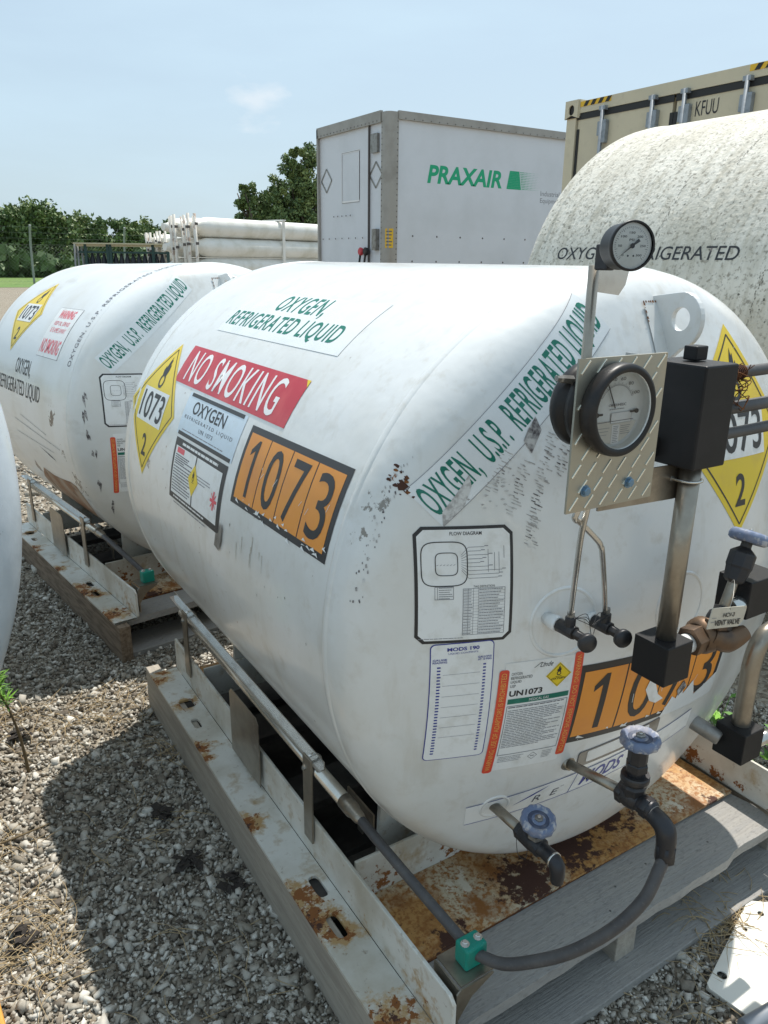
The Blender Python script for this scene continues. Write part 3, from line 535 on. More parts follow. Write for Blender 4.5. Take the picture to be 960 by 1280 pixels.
    for dx in (-.014, .014):
        m = MB(); m.lathe((-.447 + dx, .776, -.501), (0, 0, 1), [(.008, 0), (.008, .001)], 'bright_steel', 16); m.lathe((-.447 + dx, .776, -.500), (0, 0, 1), [(.0055, 0), (.0055, .004), (.0045, .005)], 'bright_steel', 6, False); T.part(m, 'bolt', cl)
    m = MB(); m.tube([(-.5, 1.065, -.432), (-.499, 1.0, -.436), (-.478, .88, -.472), (-.447, .775, -.522)], [.0098, .0098, .0098, .0098], 'grey_hose', 14); T.part(m, 'vent_hose')
    # lifting lug on the head
    m = MB(); P = [(.925, .53), (.93, .505)]
    P = [(.905, .456), (.918, .49), (.935, .52), (.930, .560)] + [(.850 + .040 * math.cos(R_(a)), .524 + .047 * math.sin(R_(a))) for a in range(80, 271, 12)] + [(.86, .462)]
    m.prism(P[::-1], (-.005, 0, 0), (0, 1, 0), (0, 0, 1), .012, 'tank_white', [[(.850 + .018 * math.cos(R_(-a)), .527 + .019 * math.sin(R_(-a))) for a in range(0, 360, 15)]]); T.part(m, 'lifting_lug', bevel=.0015)
    st = Sticker(); rn = random.Random(6); st.rect(-.032, -.075, .03, .052, shell, 4)
    for k in range(34):
        t = rn.random(); u, v = ((-.032 + .062 * t, .052) if k < 20 else (-.032, .052 - .04 * t * t)); q = rn.uniform(.0006, .0022); st.poly([(u - q, v - q * .6), (u + q, v - q), (u + q * .7, v + q), (u - q, v + q * .8)], 'rust', 6)
    T.part(st.build(map_head(-.004, .50)), 'lug_pad')
    # ---- labels on the shell
    return T

# ---------------- main tank
T1 = build_tank('white liquid oxygen tank closest to the camera with gauges, pipes and hose on its front', 2.25, 'tank_white', True)
st = Sticker(); placard(st, .190); T1.part(st.build(map_side(2.075, 22.3)), 'hazard_placard')
st = Sticker(); st.rect(-.337, -.053, .337, .053, 'label_red', 0); st.text('NO SMOKING', -.285, -.043, .262, .043, 'ink_white', 1, .006, space=1.15); st.poly([(.322, .053), (.3375, .037), (.3375, .053)], 'label_yellow', 1); T1.part(st.build(map_side(1.648, 35.5, -0.4)), 'no_smoking_sign')
st = Sticker(); st.rect(-.32, -.078, .32, .078, 'label_ghost', 0); st.text('OXYGEN,', -.13, .004, .115, .073, 'ink_green', 1, .014, space=1.12); st.text('REFRIGERATED LIQUID', -.31, -.062, .265, -.002, 'ink_green', 1, .014, space=1.12); T1.part(st.build(map_side(1.607, 53.6)), 'product_label')
st = Sticker(); st.rect(-.181, -.053, .181, .053, 'label_blue', 0); st.rect(-.165, .044, .165, .053, 'label_black', 1); st.text('OXYGEN', -.125, .005, .085, .037, 'ink_black', 1, .012); st.text('REFRIGERATED LIQUID', -.160, -.013, .150, -.003, 'ink_line', 1, space=1.4)
st.text('UN 1073', -.045, -.030, .045, -.020, 'ink_line', 1, space=1.2); st.lines(-.15, -.042, .13, -.036, 1, 'ink_grey', 1, .002); st.rect(-.170, -.054, .172, -.045, 'label_black', 1); T1.part(st.build(map_side(1.656, 24.8)), 'product_label')
st = Sticker(); st.rect(-.171, -.075, .171, .075, 'label_black', 0); st.rect(-.158, -.060, .152, .056, 'label_white', 1); st.rect(-.012, -.06, -.006, .056, 'ink_black', 2)
st.rect(-.145, .041, -.095, .054, 'ink_pinkred', 2); st.lines(-.152, -.054, -.022, .010, 9, 'ink_line', 2, .0026, .15, 11); st.lines(-.150, .012, -.022, .038, 5, 'ink_line', 2, .0026, .5, 12); st.lines(.01, .0, .11, .02, 3, 'ink_grey', 2, .002, .5, 13)
st.poly([(-.009, -.038), (.024, -.0), (-.009, .038), (-.042, 0)], 'label_yellow', 3); st.flame(-.009, .008, .026, 'ink_black', 4, None)
for a in (0, 90, 45, 135): st.line((.128 - .019 * math.cos(R_(a)), -.012 - .021 * math.sin(R_(a))), (.128 + .019 * math.cos(R_(a)), -.012 + .021 * math.sin(R_(a))), .007 if a % 90 == 0 else .003, 'ink_pinkred', 3)
st.lines(-.12, .0605, .12, .0705, 1, 'label_white', 1, .006, .1, 14); st.lines(-.14, -.070, .10, -.0635, 1, 'label_white', 1, .004, .1, 15); st.lines(-.14, -.084, .13, -.079, 1, 'ink_grey', 0, .0025, .4, 16)
T1.part(st.build(map_side(1.655, 12.0)), 'certificate_label')
def panel1073(torn=False):
    st = Sticker(); st.rect(-.207, -.082, .207, .082, 'label_black', 0); x = -.195
    for i, ch in enumerate('1073'):
        a = -.194 + i * .0975; st.rect(a, -.069, a + .094, .068, 'label_orange', 1); 
        if ch == '1': st.poly([(a + .044, -.058), (a + .057, -.058), (a + .057, .058), (a + .048, .058), (a + .026, .036), (a + .026, .024), (a + .044, .036)], 'ink_black', 2)
        else: st.text(ch, a + .018, -.058, a + .078, .058, 'ink_black', 2, .0)
    rn = random.Random(5)
    for i in range(26 if not torn else 14):
        u = rn.uniform(-.2, .2); v = rn.choice([-.075, -.07, -.066]) + rn.uniform(-.012, .01); st.poly([(u, v), (u + rn.uniform(.004, .02), v + rn.uniform(-.004, .002)), (u + rn.uniform(.0, .012), v + rn.uniform(.002, .007))], 'label_white', 3)
    for i in range(5): u = rn.uniform(-.15, .18); v = rn.uniform(-.06, 0); st.line((u, v), (u + rn.uniform(-.004, .012), v + rn.uniform(.008, .02)), .0012, 'label_white', 3)
    if torn:
        st.poly([(-.04, .0), (-.03, .03), (-.018, .012), (.0, -.02), (.02, -.035), (.0, -.04), (-.02, -.03)], 'label_white', 4)
        st.poly([(.03, -.082), (.05, -.04), (.065, -.05), (.075, -.01), (.085, -.045), (.11, -.02), (.13, -.06), (.207, -.03), (.207, -.083), (.1, -.084)], 'label_ghost', 4)
        st.poly([(.06, -.03), (.075, -.01), (.09, -.028), (.07, -.045)], 'scuff', 5)
    return st
T1.part(panel1073().build(map_side(1.231, 21.1, .4)), 'number_panel')
st = Sticker(); st.poly([(-.02, -.03), (.008, -.035), (.02, -.01), (.024, .02), (.012, .03), (.004, .004), (-.012, -.002)], 'dull_steel', 8); T1.part(st.build(map_side(1.482, 5.2)), 'torn_tape')
# head labels
st = Sticker(); st.rect(-.215, -.034, .225, .038, 'label_ghost', 0); st.text('OXYGEN,  U.S.P.  REFRIGERATED LIQUID', -.210, -.029, .220, .030, 'ink_green', 1, .014, space=1.1)
for v in (-.0345, .0385): st.line((-.215, v), (.225, v), .0007, 'ink_grey', 1)
st.poly([(-.215, -.034), (-.17, -.034), (-.14, -.02), (-.13, -.006), (-.16, -.012), (-.2, -.018)], 'scuff_light', 2); st.poly([(-.035, -.052), (.004, -.04), (.012, -.02), (-.012, -.024), (-.03, -.03)], 'scuff', 2)
T1.part(st.build(map_head(-.318, .392, 40.5), .015), 'product_label')
st = Sticker(); flow_diagram(st); T1.part(st.build(map_head(-.431, .131, -1.5)), 'flow_diagram_label')
st = Sticker(); W_, H_ = .050, .114
st.rrect(-W_, -H_, W_, H_, .008, 'ink_navy', 0); st.rrect(-W_ + .0016, -H_ + .0016, W_ - .0016, H_ - .0016, .007, 'label_white', 1)
st.text('MODS 190', -.024, .100, .026, .1065, 'ink_navy', 2, .03); st.text('LIQUID CONTENTS', -.022, .094, .024, .0975, 'ink_navy', 2)
for x0, tt in ((-.046, ('GAUGE', 'READING')), (.024, ('GALLONS', 'AT 10 PSIG'))):
    for i, t in enumerate(tt): st.text(t, x0, .084 - i * .0045, x0 + .022, .0875 - i * .0045, 'ink_navy', 2, .02)
rn = random.Random(9)
for i in range(30):
    y = .072 - i * .0059
    st.rect(-.039, y - .0013, -.034 + rn.uniform(0, .001), y + .0013, 'ink_navy', 2); st.rect(.033, y - .0013, .0375, y + .0013, 'ink_navy', 2)
for i in range(7): y = .058 - i * .0205; st.line((-.030, y), (.029, y), .0005, 'ink_grey', 2)
T1.part(st.build(map_head(-.434, -.078, .5)), 'contents_label')
st = Sticker(); un_label(st); T1.part(st.build(map_head(-.299, -.124, -1.0)), 'medical_gas_label')
T1.part(panel1073(True).build(map_head(-.022, -.130, -2.5)), 'number_panel', label='torn orange and black number panel low on the front head')
st = Sticker(); placard(st, .190); T1.part(st.build(map_head(.178, .320, -3.0)), 'hazard_placard')
st = Sticker()
st.rect(-.26, -.026, .26, .026, 'label_white', 0); st.line((-.26, .026), (.26, .026), .0014, 'ink_navy', 1); st.line((-.26, -.026), (.26, -.026), .0014, 'ink_navy', 1); st.line((-.058, -.026), (-.042, .026), .0014, 'ink_navy', 1)
st.text('MODS', -.036, -.017, .066, .017, 'ink_navy', 1, .02, .45); st.text('R E', -.135, -.014, -.080, .002, 'ink_line', 1, .0, .3, space=1.3); st.text('TM', -.078, .002, -.070, .005, 'ink_line', 1)
st.poly([(-.175, -.006), (-.13, .012), (-.10, .020), (-.135, .006)], 'ink_navy', 1)
T1.part(st.build(map_head(-.125, -.310, 9)), 'maker_label')
st = Sticker(); st.rrect(-.10, -.020, .10, .020, .006, 'ink_line', 0); st.rrect(-.0985, -.0185, .0985, .0185, .005, 'dull_steel', 1); st.rrect(-.08, -.012, .07, .016, .004, 'label_white', 2); T1.part(st.build(map_head(-.085, -.247, 6)), 'worn_label')
# scuffs on the head
st = Sticker(); rn = random.Random(3)
for (x, z, n, dx) in ((-.372, .312, 12, .0030), (-.345, .285, 16, .0022), (-.318, .262, 15, .0018), (-.292, .330, 14, .0022), (-.330, .215, 10, .0012), (-.265, .325, 10, .002)):
    for i in range(n):
        for j in range(2):
            a = x + rn.uniform(-.004, .006) + i * dx - n * dx / 2 + j * .007; b = z + i * .0052 - n * .0026 - j * .003; w2 = rn.uniform(.004, .011); h2 = rn.uniform(.0012, .0026)
            st.poly([(a, b), (a + w2, b - w2 * .45), (a + w2 * .9, b - w2 * .45 - h2), (a + .001, b - h2)], 'scuff' if abs(i - n / 2) < n * .22 and rn.random() < .6 else 'scuff_light', 0)
for k in range(26):
    a = -.395 + rn.uniform(-.03, .03) + k * .0022; b = .262 + rn.uniform(-.02, .02) + k * .002; q = rn.uniform(.001, .004); st.poly([(a - q, b), (a, b - q * .6), (a + q * 1.3, b), (a, b + q * .5)], 'scuff_light', 0)
T1.part(st.build(map_head(0, 0)), 'scuff_marks')
st = Sticker(); rn = random.Random(8)
for (x, z, r) in [(-.508 + rn.gauss(0, .005), .288 + rn.gauss(0, .011), abs(rn.gauss(.0, .0020)) + .0005) for k in range(20)]:
    st.poly([(x + r * rn.uniform(.6, 1.3) * math.cos(t), z + r * rn.uniform(.6, 1.3) * math.sin(t)) for t in [k * .63 for k in range(10)]], rn.choice(['rust', 'rust_dark']), 0)
T1.part(st.build(map_head(0, 0), .01), 'rust_spots')
st = Sticker(); rn = random.Random(19)
for k in range(46):
    t = k / 46; th = R_(10 + 24 * t + rn.uniform(-1, 1)); rr = .592 + rn.uniform(-.006, .006); a = -rr * math.cos(th); b = rr * math.sin(th); q = rn.uniform(.0006, .0022)
    st.poly([(a - q * .5, b - q * 1.6), (a + q * .6, b - q), (a + q * .8, b + q * 2), (a - q * .2, b + q * 1.2)], 'scuff' if rn.random() < .7 else 'scuff_light', 0)
T1.part(st.build(map_head(0, 0), .01), 'paint_chips')
for x, z, r in ((-.265, .050, .060), (-.004, .03, .062), (.206, .005, .06), (-.331, -.335, .026)): nozzle_ring(T1, x, z, r)

st = Sticker(); rn = random.Random(91)
for k in range(60):
    u = rn.uniform(-.6, .6); v = rn.uniform(-.35, .25); q = rn.uniform(.0008, .0022); st.poly([(u - q, v), (u, v - q * rn.uniform(1, 4)), (u + q, v), (u, v + q)], rn.choice(['scuff_light', 'scuff_light', 'old_stain', 'rust']), 0)
for k in range(9):
    u = rn.uniform(.0, .30); v = -.02 + rn.uniform(-.02, .02); L_ = rn.uniform(.01, .045); st.poly([(u - .0012, v), (u + .0012, v), (u + .0006, v - L_), (u - .0004, v - L_)], 'drip', 0)
T1.part(st.build(map_side(1.55, 10)), 'paint_chips')
# gauge panel, bracket, riser pipe
m = MB(); m.prism([(-.477, .326), (-.325, .326), (-.325, .511), (-.477, .511)], (0, .622, 0), (1, 0, 0), (0, 0, 1), .003, 'tread_plate')
k = 0
for i in range(7):
    for j in range(9):
        x = -.466 + i * .026 + (j % 2) * .013; z = .337 + j * .0205
        if x < -.333 and z < .503: m.box((x, .6186, z), (.020, .0018, .0024), 'tread_bar', Matrix.Rotation(R_(-50), 3, 'Y'), ch=.0004)
gp = T1.part(m, 'gauge_panel')
for px in (-.449, -.372):
    m = MB(); m.lathe((px, .6185, .352), (0, -1, 0), [(.0075, 0), (.0075, .0012)], 'bolt_blue', 16); m.lathe((px, .6173, .352), (0, -1, 0), [(.0058, 0), (.0058, .004), (.0045, .005)], 'bolt_blue', 6, False); T1.part(m, 'bolt', gp)
m = MB(); m.prism([(-.352, .292), (-.196, .286), (-.178, .286), (-.176, .338), (-.278, .340), (-.288, .391), (-.352, .391)], (0, .683, 0), (1, 0, 0), (0, 0, 1), .003, 'stainless'); m.box((-.3265, .652, .42), (.003, .060, .17), 'bright_steel'); br = T1.part(m, 'mounting_bracket')
m = MB(); ub = [(-.184 - .0185, .690, .318)] + [(-.184 + .0185 * math.cos(R_(t)), .665 - .0185 * math.sin(R_(t)), .318) for t in range(180, -1, -20)] + [(-.184 + .0185, .690, .318)]
m.tube(ub, .0022, 'bright_steel', 8, 4); m.lathe((-.184 - .0185, .682, .318), (0, -1, 0), [(.0045, 0), (.0045, .003)], 'dull_steel', 6, False); T1.part(m, 'u_bolt', br)
m = MB(); m.cyl((-.185, .665, .055), (-.183, .665, .345), .0153, 'stainless', n=32); T1.part(m, 'riser_pipe')
# insulated block on top of the riser
m = MB(); m.box((-.179, .686, .412), (.072, .094, .146), 'black_foam', ch=.003); ib = T1.part(m, 'insulated_block')
m = MB(); m.box((-.176, .688, .4965), (.026, .022, .020), 'black_foam', ch=.002); T1.part(m, 'block_cap', ib)
m = MB(); m.box((-.222, .715, .362), (.03, .03, .03), 'black_foam', ch=.003); T1.part(m, 'rear_block', ib)
for i, (z, r) in enumerate(((.468, .0085), (.417, .0095), (.379, .0085))):
    m = MB(); m.tube([(-.15, .66, z), (-.05, .66, z + .001), (.10, .665, z + .004), (.28, .70, z + .004)], r, 'grey_hose', 14); T1.part(m, 'control_tube')
m = MB(); rn = random.Random(21)
for i in range(5):
    P = []; x0 = -.128 + rn.uniform(-.006, .01)
    for k in range(9): P.append((x0 + rn.uniform(-.008, .030), .648 + rn.uniform(-.012, .014), .472 - k * .0065 + rn.uniform(-.010, .010)))
    m.tube(P, .0007, 'rust', 5, 5)
for k in range(8):
    x = -.135 + k * .0042; m.tube([(x + .0006 * math.sin(a), .66 + .0098 * math.cos(a), .468 + .0098 * math.sin(a)) for a in [j * .698 for j in range(10)]], .0012, 'rust', 5, 3)
T1.part(m, 'rusty_wire')
# differential pressure gauge
G = Vector((-.416, .600, .4495)); m = MB()
m.lathe(G, (0, 1, 0), [(.0455, -.001), (.0500, -.0035), (.0545, -.001), (.0555, .004), (.0555, .014), (.053, .020)], 'black_case', 64, True, cap=False)
dg = T1.part(m, 'differential_gauge')
m = MB(); m.lathe(G, (0, 1, 0), [(.0456, -.001), (.0450, .010), (.0450, .0135), (1e-4, .0137)], 'dial_white', 64, True, cap=False); T1.part(m, 'dial_cup', dg)
st = Sticker(); f = map_plane(G + Vector((0, .0132, 0)), (1, 0, 0), (0, 0, 1))
P = [(.0447 * math.cos(R_(a)), .0447 * math.sin(R_(a))) for a in range(197, 344, 7)]; st.poly(P, 'dial_lower', 0)
for i in range(41):
    a = R_(150 - 120 * i / 40); r1 = .033 if i % 4 else .0355; st.line((.031 * math.cos(a), .031 * math.sin(a) + .0), (r1 * math.cos(a), r1 * math.sin(a)), .0004, 'ink_line', 1)
for i in range(30): a = R_(150 - 120 * i / 30); b = R_(150 - 120 * (i + 1) / 30); st.line((.031 * math.cos(a), .031 * math.sin(a)), (.031 * math.cos(b), .031 * math.sin(b)), .0004, 'ink_line', 1)
for i, t in enumerate(('0', '20', '40', '60', '80', '100')): a = R_(150 - 120 * i / 5); c = (.0395 * math.cos(a), .0395 * math.sin(a)); wd = .0022 * len(t); st.text(t, c[0] - wd, c[1] - .002, c[0] + wd, c[1] + .002, 'ink_black', 1)
st.text('CAPSUHELIC', -.014, .004, .018, .0075, 'ink_line', 1, .01); st.lines(-.012, -.001, .016, .002, 1, 'ink_grey', 1, .001)
st.rect(-.008, -.018, .030, -.004, 'label_white', 1); st.frame(-.008, -.018, .030, -.004, .0004, 'ink_grey', 2); st.line((-.036, -.0155), (.034, -.0145), .0008, 'ink_line', 2); st.rect(-.004, -.045, .010, -.020, 'label_white', 1); st.lines(-.002, -.044, .008, -.021, 10, 'ink_grey', 2, .0008)
st.lines(.012, -.034, .030, -.021, 5, 'ink_grey', 1, .0007); st.lines(-.03, -.034, -.008, -.021, 3, 'ink_grey', 1, .0007)
T1.part(st.build(lambda u, v, h: f(u * .93, v * .93, h), 0), 'dial_face', dg)
for sx in (-1, 1): m = MB(); m.lathe(G + Vector((sx * .034, .011, -.004)), (0, -1, 0), [(.0028, 0), (.0028, .002)], 'black_case', 12); m.box(G + Vector((sx * .029, .0105, -.004)), (.010, .0012, .0024), 'black_case'); T1.part(m, 'dial_screw', dg)
m = MB(); m.box(G + Vector((-.012, .0105, .018)), (.0012, .0008, .036), 'ink_black', Matrix.Rotation(R_(-28), 3, 'Y')); T1.part(m, 'pointer', dg)
m = MB(); m.lathe(G + Vector((0, .001, 0)), (0, -1, 0), [(.0455, 0), (1e-4, .0003)], 'gauge_glass', 48, False, cap=False); T1.part(m, 'gauge_glass', dg)
m = MB(); m.lathe((-.424, .626, .4495), (0, 1, 0), [(.040, 0), (.050, .002), (.051, .012), (.0475, .013), (.0475, .018), (.052, .020), (.052, .034), (.046, .042), (.03, .048), (.02, .050)], 'black_case', 48); T1.part(m, 'gauge_body', dg)
m = MB(); m.lathe((-.462, .642, .484), (-1, 0, .12), [(.005, 0), (.005, .018), (.0035, .020), (.0035, .026)], 'dull_steel', 6, False); T1.part(m, 'gauge_port', dg)
# pressure gauge on its post
m = MB(); m.cyl((-.434, .648, .36), (-.437, .648, .612), .0062, 'stainless', n=20); T1.part(m, 'gauge_post')
m = MB(); m.prism([(-.430, .583), (-.385, .578), (-.375, .590), (-.370, .610), (-.430, .612)], (0, .655, 0), (1, 0, 0), (0, 0, 1), .0015, 'bright_steel'); T1.part(m, 'backing_plate')
n_ = Vector((-.34, -.94, .03)).normalized(); PC = Vector((-.455, .580, .632)); e1 = Vector((0, 0, 1)).cross(n_).normalized(); e2 = n_.cross(e1)
m = MB(); m.lathe(PC - n_ * .034, n_, [(.018, .004), (.0230, .0055), (.0240, .008), (.0240, .027), (.0254, .029), (.0258, .034), (.0250, .0358), (.0232, .0350)], 'black_case', 48, True, cap=False)
m.box(PC - n_ * .048 + Vector((-.002, .004, -.010)), (.013, .020, .028), 'dark_fitting', ch=.002); m.lathe(PC - n_ * .030, n_, [(1e-4, 0), (.018, 0)], 'black_case', 24); pg = T1.part(m, 'pressure_gauge')
st = Sticker(); f = map_plane(PC - n_ * .0035, e1, e2)
st.disc(0, 0, .0292, 'dial_white', 0, n=48)
for i in range(41): a = R_(225 - 270 * i / 40); r0 = .0225 if i % 5 else .0205; st.line((r0 * math.cos(a), r0 * math.sin(a)), (.0245 * math.cos(a), .0245 * math.sin(a)), .0005, 'ink_line', 1)
for i, t in enumerate(('0', '50', '100', '150', '200', '250', '300')): a = R_(225 - 270 * i / 6); wd = .0014 * len(t); st.text(t, .0165 * math.cos(a) - wd, .0165 * math.sin(a) - .0014, .0165 * math.cos(a) + wd, .0165 * math.sin(a) + .0014, 'ink_black', 1, .01)
st.text('PSI', -.0035, .006, .0035, .009, 'ink_black', 1, .01); st.disc(-.004, -.0125, .0013, 'ink_black', 1); st.disc(.004, -.0125, .0013, 'ink_black', 1)
T1.part(st.build(lambda u, v, h: f(u * .80, v * .80, h), 0), 'dial_face', pg)
st = Sticker(); a = R_(218); c, s_ = math.cos(a), math.sin(a); f2 = map_plane(PC - n_ * .001, e1, e2)
st.poly([(.024 * c, .024 * s_), (-.001 * s_, .001 * c), (-.012 * c - .0022 * s_, -.012 * s_ + .0022 * c), (-.012 * c + .0022 * s_, -.012 * s_ - .0022 * c), (.001 * s_, -.001 * c)], 'ink_black', 0); st.disc(0, 0, .0032, 'ink_black', 1); T1.part(st.build(lambda u, v, h: f2(u * .82, v * .82, h), 0), 'needle', pg)
m = MB(); m.lathe(PC - n_ * .0002, n_, [(.0238, 0), (1e-4, .0003)], 'gauge_glass', 40, False, cap=False); T1.part(m, 'gauge_glass', pg)
# instrument lines and valves
m = MB(); m.tube([(-.429, .645, .34), (-.429, .645, .317), (-.427, .65, .303), (-.405, .658, .290), (-.362, .666, .256), (-.350, .670, .244), (-.340, .675, .232), (-.285, .712, .160), (-.218, .76, .074)], .0042, 'bright_steel', 12); T1.part(m, 'sensing_line')
m = MB(); m.tube([(-.413, .645, .33), (-.412, .645, .315), (-.396, .665, .27), (-.350, .710, .18), (-.298, .76, .090)], .0042, 'bright_steel', 12); T1.part(m, 'sensing_line')
for (x, z) in ((-.297, .062), (-.215, .048)):
    yh = head_y(math.hypot(x, z)); m = MB(); m.cyl((x, .76, z + .024), (x, .76, z - .004), .0088, 'dark_fitting', n=8); m.cyl((x, .76, z + .020), (x, .76, z + .034), .0068, 'dull_steel', n=6)
    m.cyl((x, .786, z), (x, .748, z), .0115, 'dark_fitting', n=8); m.cyl((x, .75, z), (x + .004, .735, z - .004), .0085, 'dark_fitting', n=6); iv = T1.part(m, 'instrument_valve', bevel=.0012)
    m = MB(); a = Vector((-.28, -.95, .04)).normalized(); c = Vector((x + .004, .737, z - .005)); m.lathe(c, a, [(.006, 0), (.006, .006), (.0125, .010), (.0152, .013), (.0155, .019), (.0145, .0212), (.0001, .022)], 'dark_fitting', 32); T1.part(m, 'valve_knob', iv)
    m = MB(); m.lathe((x, .783, z), (0, 1, 0), [(.013, 0), (.014, .006), (.010, yh - .783 + .006)], 'tank_white', 20); T1.part(m, 'gland_nut', iv)
m = MB(); rn = random.Random(2)
for i in range(4): m.tube([(-.295, .752, .086), (-.282 + rn.uniform(-.004, .006), .745, .080 + rn.uniform(-.01, .012)), (-.265, .742, .062 + rn.uniform(-.012, .018)), (-.245, .75, .074 + rn.uniform(-.01, .01)), (-.218, .75, .072)], .0006, 'ink_black', 5, 5)
T1.part(m, 'tag_wire')
# lower riser block, union, vent valve
m = MB(); m.box((-.1865, .667, .030), (.060, .064, .066), 'black_foam', ch=.002); vb = T1.part(m, 'lower_block')
m = MB(); m.cyl((-.158, .668, .034), (-.118, .668, .034), .0160, 'label_white', n=24); T1.part(m, 'white_sleeve')
m = MB(); m.cyl((-.121, .668, .036), (-.096, .668, .038), .025, 'bronze', n=6); m.lathe((-.100, .668, .038), (1, 0, .04), [(.024, 0), (.030, .008), (.031, .020), (.022, .035), (.019, .055), (.024, .058), (.024, .075)], 'bronze', 24); m.tube([(-.085, .655, .045), (-.06, .64, .035), (-.03, .628, .048)], [.019, .020, .012], 'bronze', 16); m.box((-.078, .65, .064), (.03, .03, .012), 'bronze', Matrix.Rotation(R_(14), 3, 'Y'), ch=.002)
vv = T1.part(m, 'vent_valve', bevel=.0015)
m = MB(); m.lathe((-.070, .655, .055), (.06, .01, .10), [(.021, 0), (.022, .012), (.020, .022), (.016, .026), (.0165, .034)], 'dark_fitting', 24); m.cyl((-.055, .658, .085), (-.030, .662, .135), .0085, 'stainless'); m.lathe((-.036, .661, .124), (.035, .004, .085), [(.012, 0), (.017, .004), (.020, .024), (.0215, .028), (.0215, .050), (.017, .054), (.009, .060), (.009, .07)], 'dark_fitting', 8, False); T1.part(m, 'bonnet', vv, bevel=.001)
handwheel(T1, vv, (-.008, .6640, .196), (.035, .004, .085), .030)
m = MB(); m.box((.022, .668, .094), (.085, .060, .066), 'black_foam', ch=.002); T1.part(m, 'insulated_block')
m = MB(); m.cyl((-.045, .655, .082), (-.005, .655, .084), .016, 'bright_steel'); T1.part(m, 'bright_sleeve')
tg = MB(); e1 = Vector((1, .02, -.20)).normalized(); e2 = Vector((.18, -.02, 1)).normalized(); to = Vector((-.138, .600, .113))
tg.prism([(-.046, -.0165), (.036, -.0165), (.046, -.008), (.046, .010), (.038, .0165), (-.046, .0165)], to, e1, e2, .0015, 'label_metal', [circ(.0, .013, .002)]); tp = T1.part(tg, 'valve_tag')
st = Sticker(); st.text('HCV-3', -.014, .001, .016, .008, 'ink_black', 0, .02); st.text('VENT VALVE', -.032, -.012, .036, -.003, 'ink_black', 0, .03); st.lines(-.042, -.009, -.030, .004, 2, 'ink_grey', 0, .001)
T1.part(st.build(map_plane(to + e1.cross(e2).normalized() * .0014, e1, e2), 0), 'tag_lettering', tp)
m = MB(); m.tube([tuple(to + e2 * .013), (-.122, .605, .140), (-.085, .63, .150), (-.062, .65, .13)], .0006, 'dull_steel', 6); T1.part(m, 'tag_wire')
# right-hand lower manifold
m = MB(); m.box((.232, .755, -.325), (.066, .068, .070), 'black_foam', ch=.002); T1.part(m, 'insulated_block')
m = MB(); m.tube([(.236, .757, -.300), (.236, .757, -.20), (.237, .757, -.15), (.250, .756, -.105), (.290, .755, -.085), (.42, .755, -.08)], .0185, 'stainless', 20); T1.part(m, 'riser_bend')
m = MB(); m.cyl((.20, .775, -.325), (.165, .86, -.295), .0165, 'dull_steel', ch=.003); m.cyl((.17, .848, -.299), (.163, .862, -.295), .0175, 'dull_steel', n=8); T1.part(m, 'manifold_stub')
m = MB(); m.cyl((.262, .735, -.33), (.34, .735, -.335), .014, 'bright_steel'); T1.part(m, 'manifold_stub')
# fill valve with hose (A) and drain valve (B)
m = MB(); m.cyl((-.203, .83, -.261), (-.213, .685, -.226), .0088, 'stainless'); m.lathe((-.2031, .812, -.257), (0, 1, -.24), [(.012, 0), (.015, .012)], 'stainless', 16); T1.part(m, 'fill_pipe')
m = MB(); m.lathe((-.214, .690, -.222), (0, -1, -.02), [(.013, 0), (.019, .006), (.021, .022), (.019, .036), (.014, .042), (.0165, .045), (.0165, .066), (.012, .070)], 'dark_fitting', 24); m.lathe((-.215, .664, -.225), (0, 0, 1), [(.017, 0), (.019, .015), (.021, .026), (.018, .030), (.0145, .034), (.0145, .070), (.0165, .072), (.0165, .098), (.012, .102)], 'dark_fitting', 8, False)
fv = T1.part(m, 'fill_valve', bevel=.001); handwheel(T1, fv, (-.215, .664, -.112), (-.02, .02, 1), .031)
for y_, q in ((.688, .0215), (.640, .0185)): m = MB(); m.cyl((-.2145, y_, -.2225), (-.2145, y_ - .012, -.2227), q, 'dark_fitting', n=6); T1.part(m, 'hex_nut', fv, bevel=.0006)
m = MB(); m.lathe((-.2148, .664, -.168), (0, 0, 1), [(.0185, 0), (.0185, .012), (.0165, .014)], 'dark_fitting', 6, False); T1.part(m, 'bonnet_nut', fv)
m = MB(); m.lathe((-.2150, .664, -.190), (0, 0, 1), [(.0225, 0), (.0235, .004), (.0235, .010), (.0225, .014)], 'dark_fitting', 24); T1.part(m, 'bonnet_flange', fv)
m = MB(); m.lathe((-.2145, .632, -.2256), (0, -1, 0), [(.0135 + (.0011 if k % 2 else 0), k * .0009) for k in range(15)], 'dull_steel', 20, cap=False); T1.part(m, 'pipe_thread', fv)
m = MB(); m.tube([(-.215, .628, -.226), (-.216, .606, -.230), (-.2165, .594, -.240), (-.216, .590, -.262), (-.216, .590, -.275)], [.014, .0155, .0165, .0155, .0155], 'dark_fitting', 16); m.cyl((-.216, .590, -.262), (-.2165, .589, -.292), .0165, 'dark_fitting', n=6); T1.part(m, 'hose_elbow')
HOSE = [(-.2165, .589, -.280), (-.232, .585, -.300), (-.262, .584, -.345), (-.305, .602, -.397), (-.352, .638, -.450), (-.392, .680, -.488), (-.425, .722, -.514), (-.447, .775, -.524)]
m = MB(); m.tube(HOSE, .0104, 'grey_hose', 16); T1.part(m, 'rubber_hose')
m = MB(); m.cyl((-.331, .88, -.335), (-.331, .785, -.335), .0098, 'stainless'); T1.part(m, 'drain_pipe')
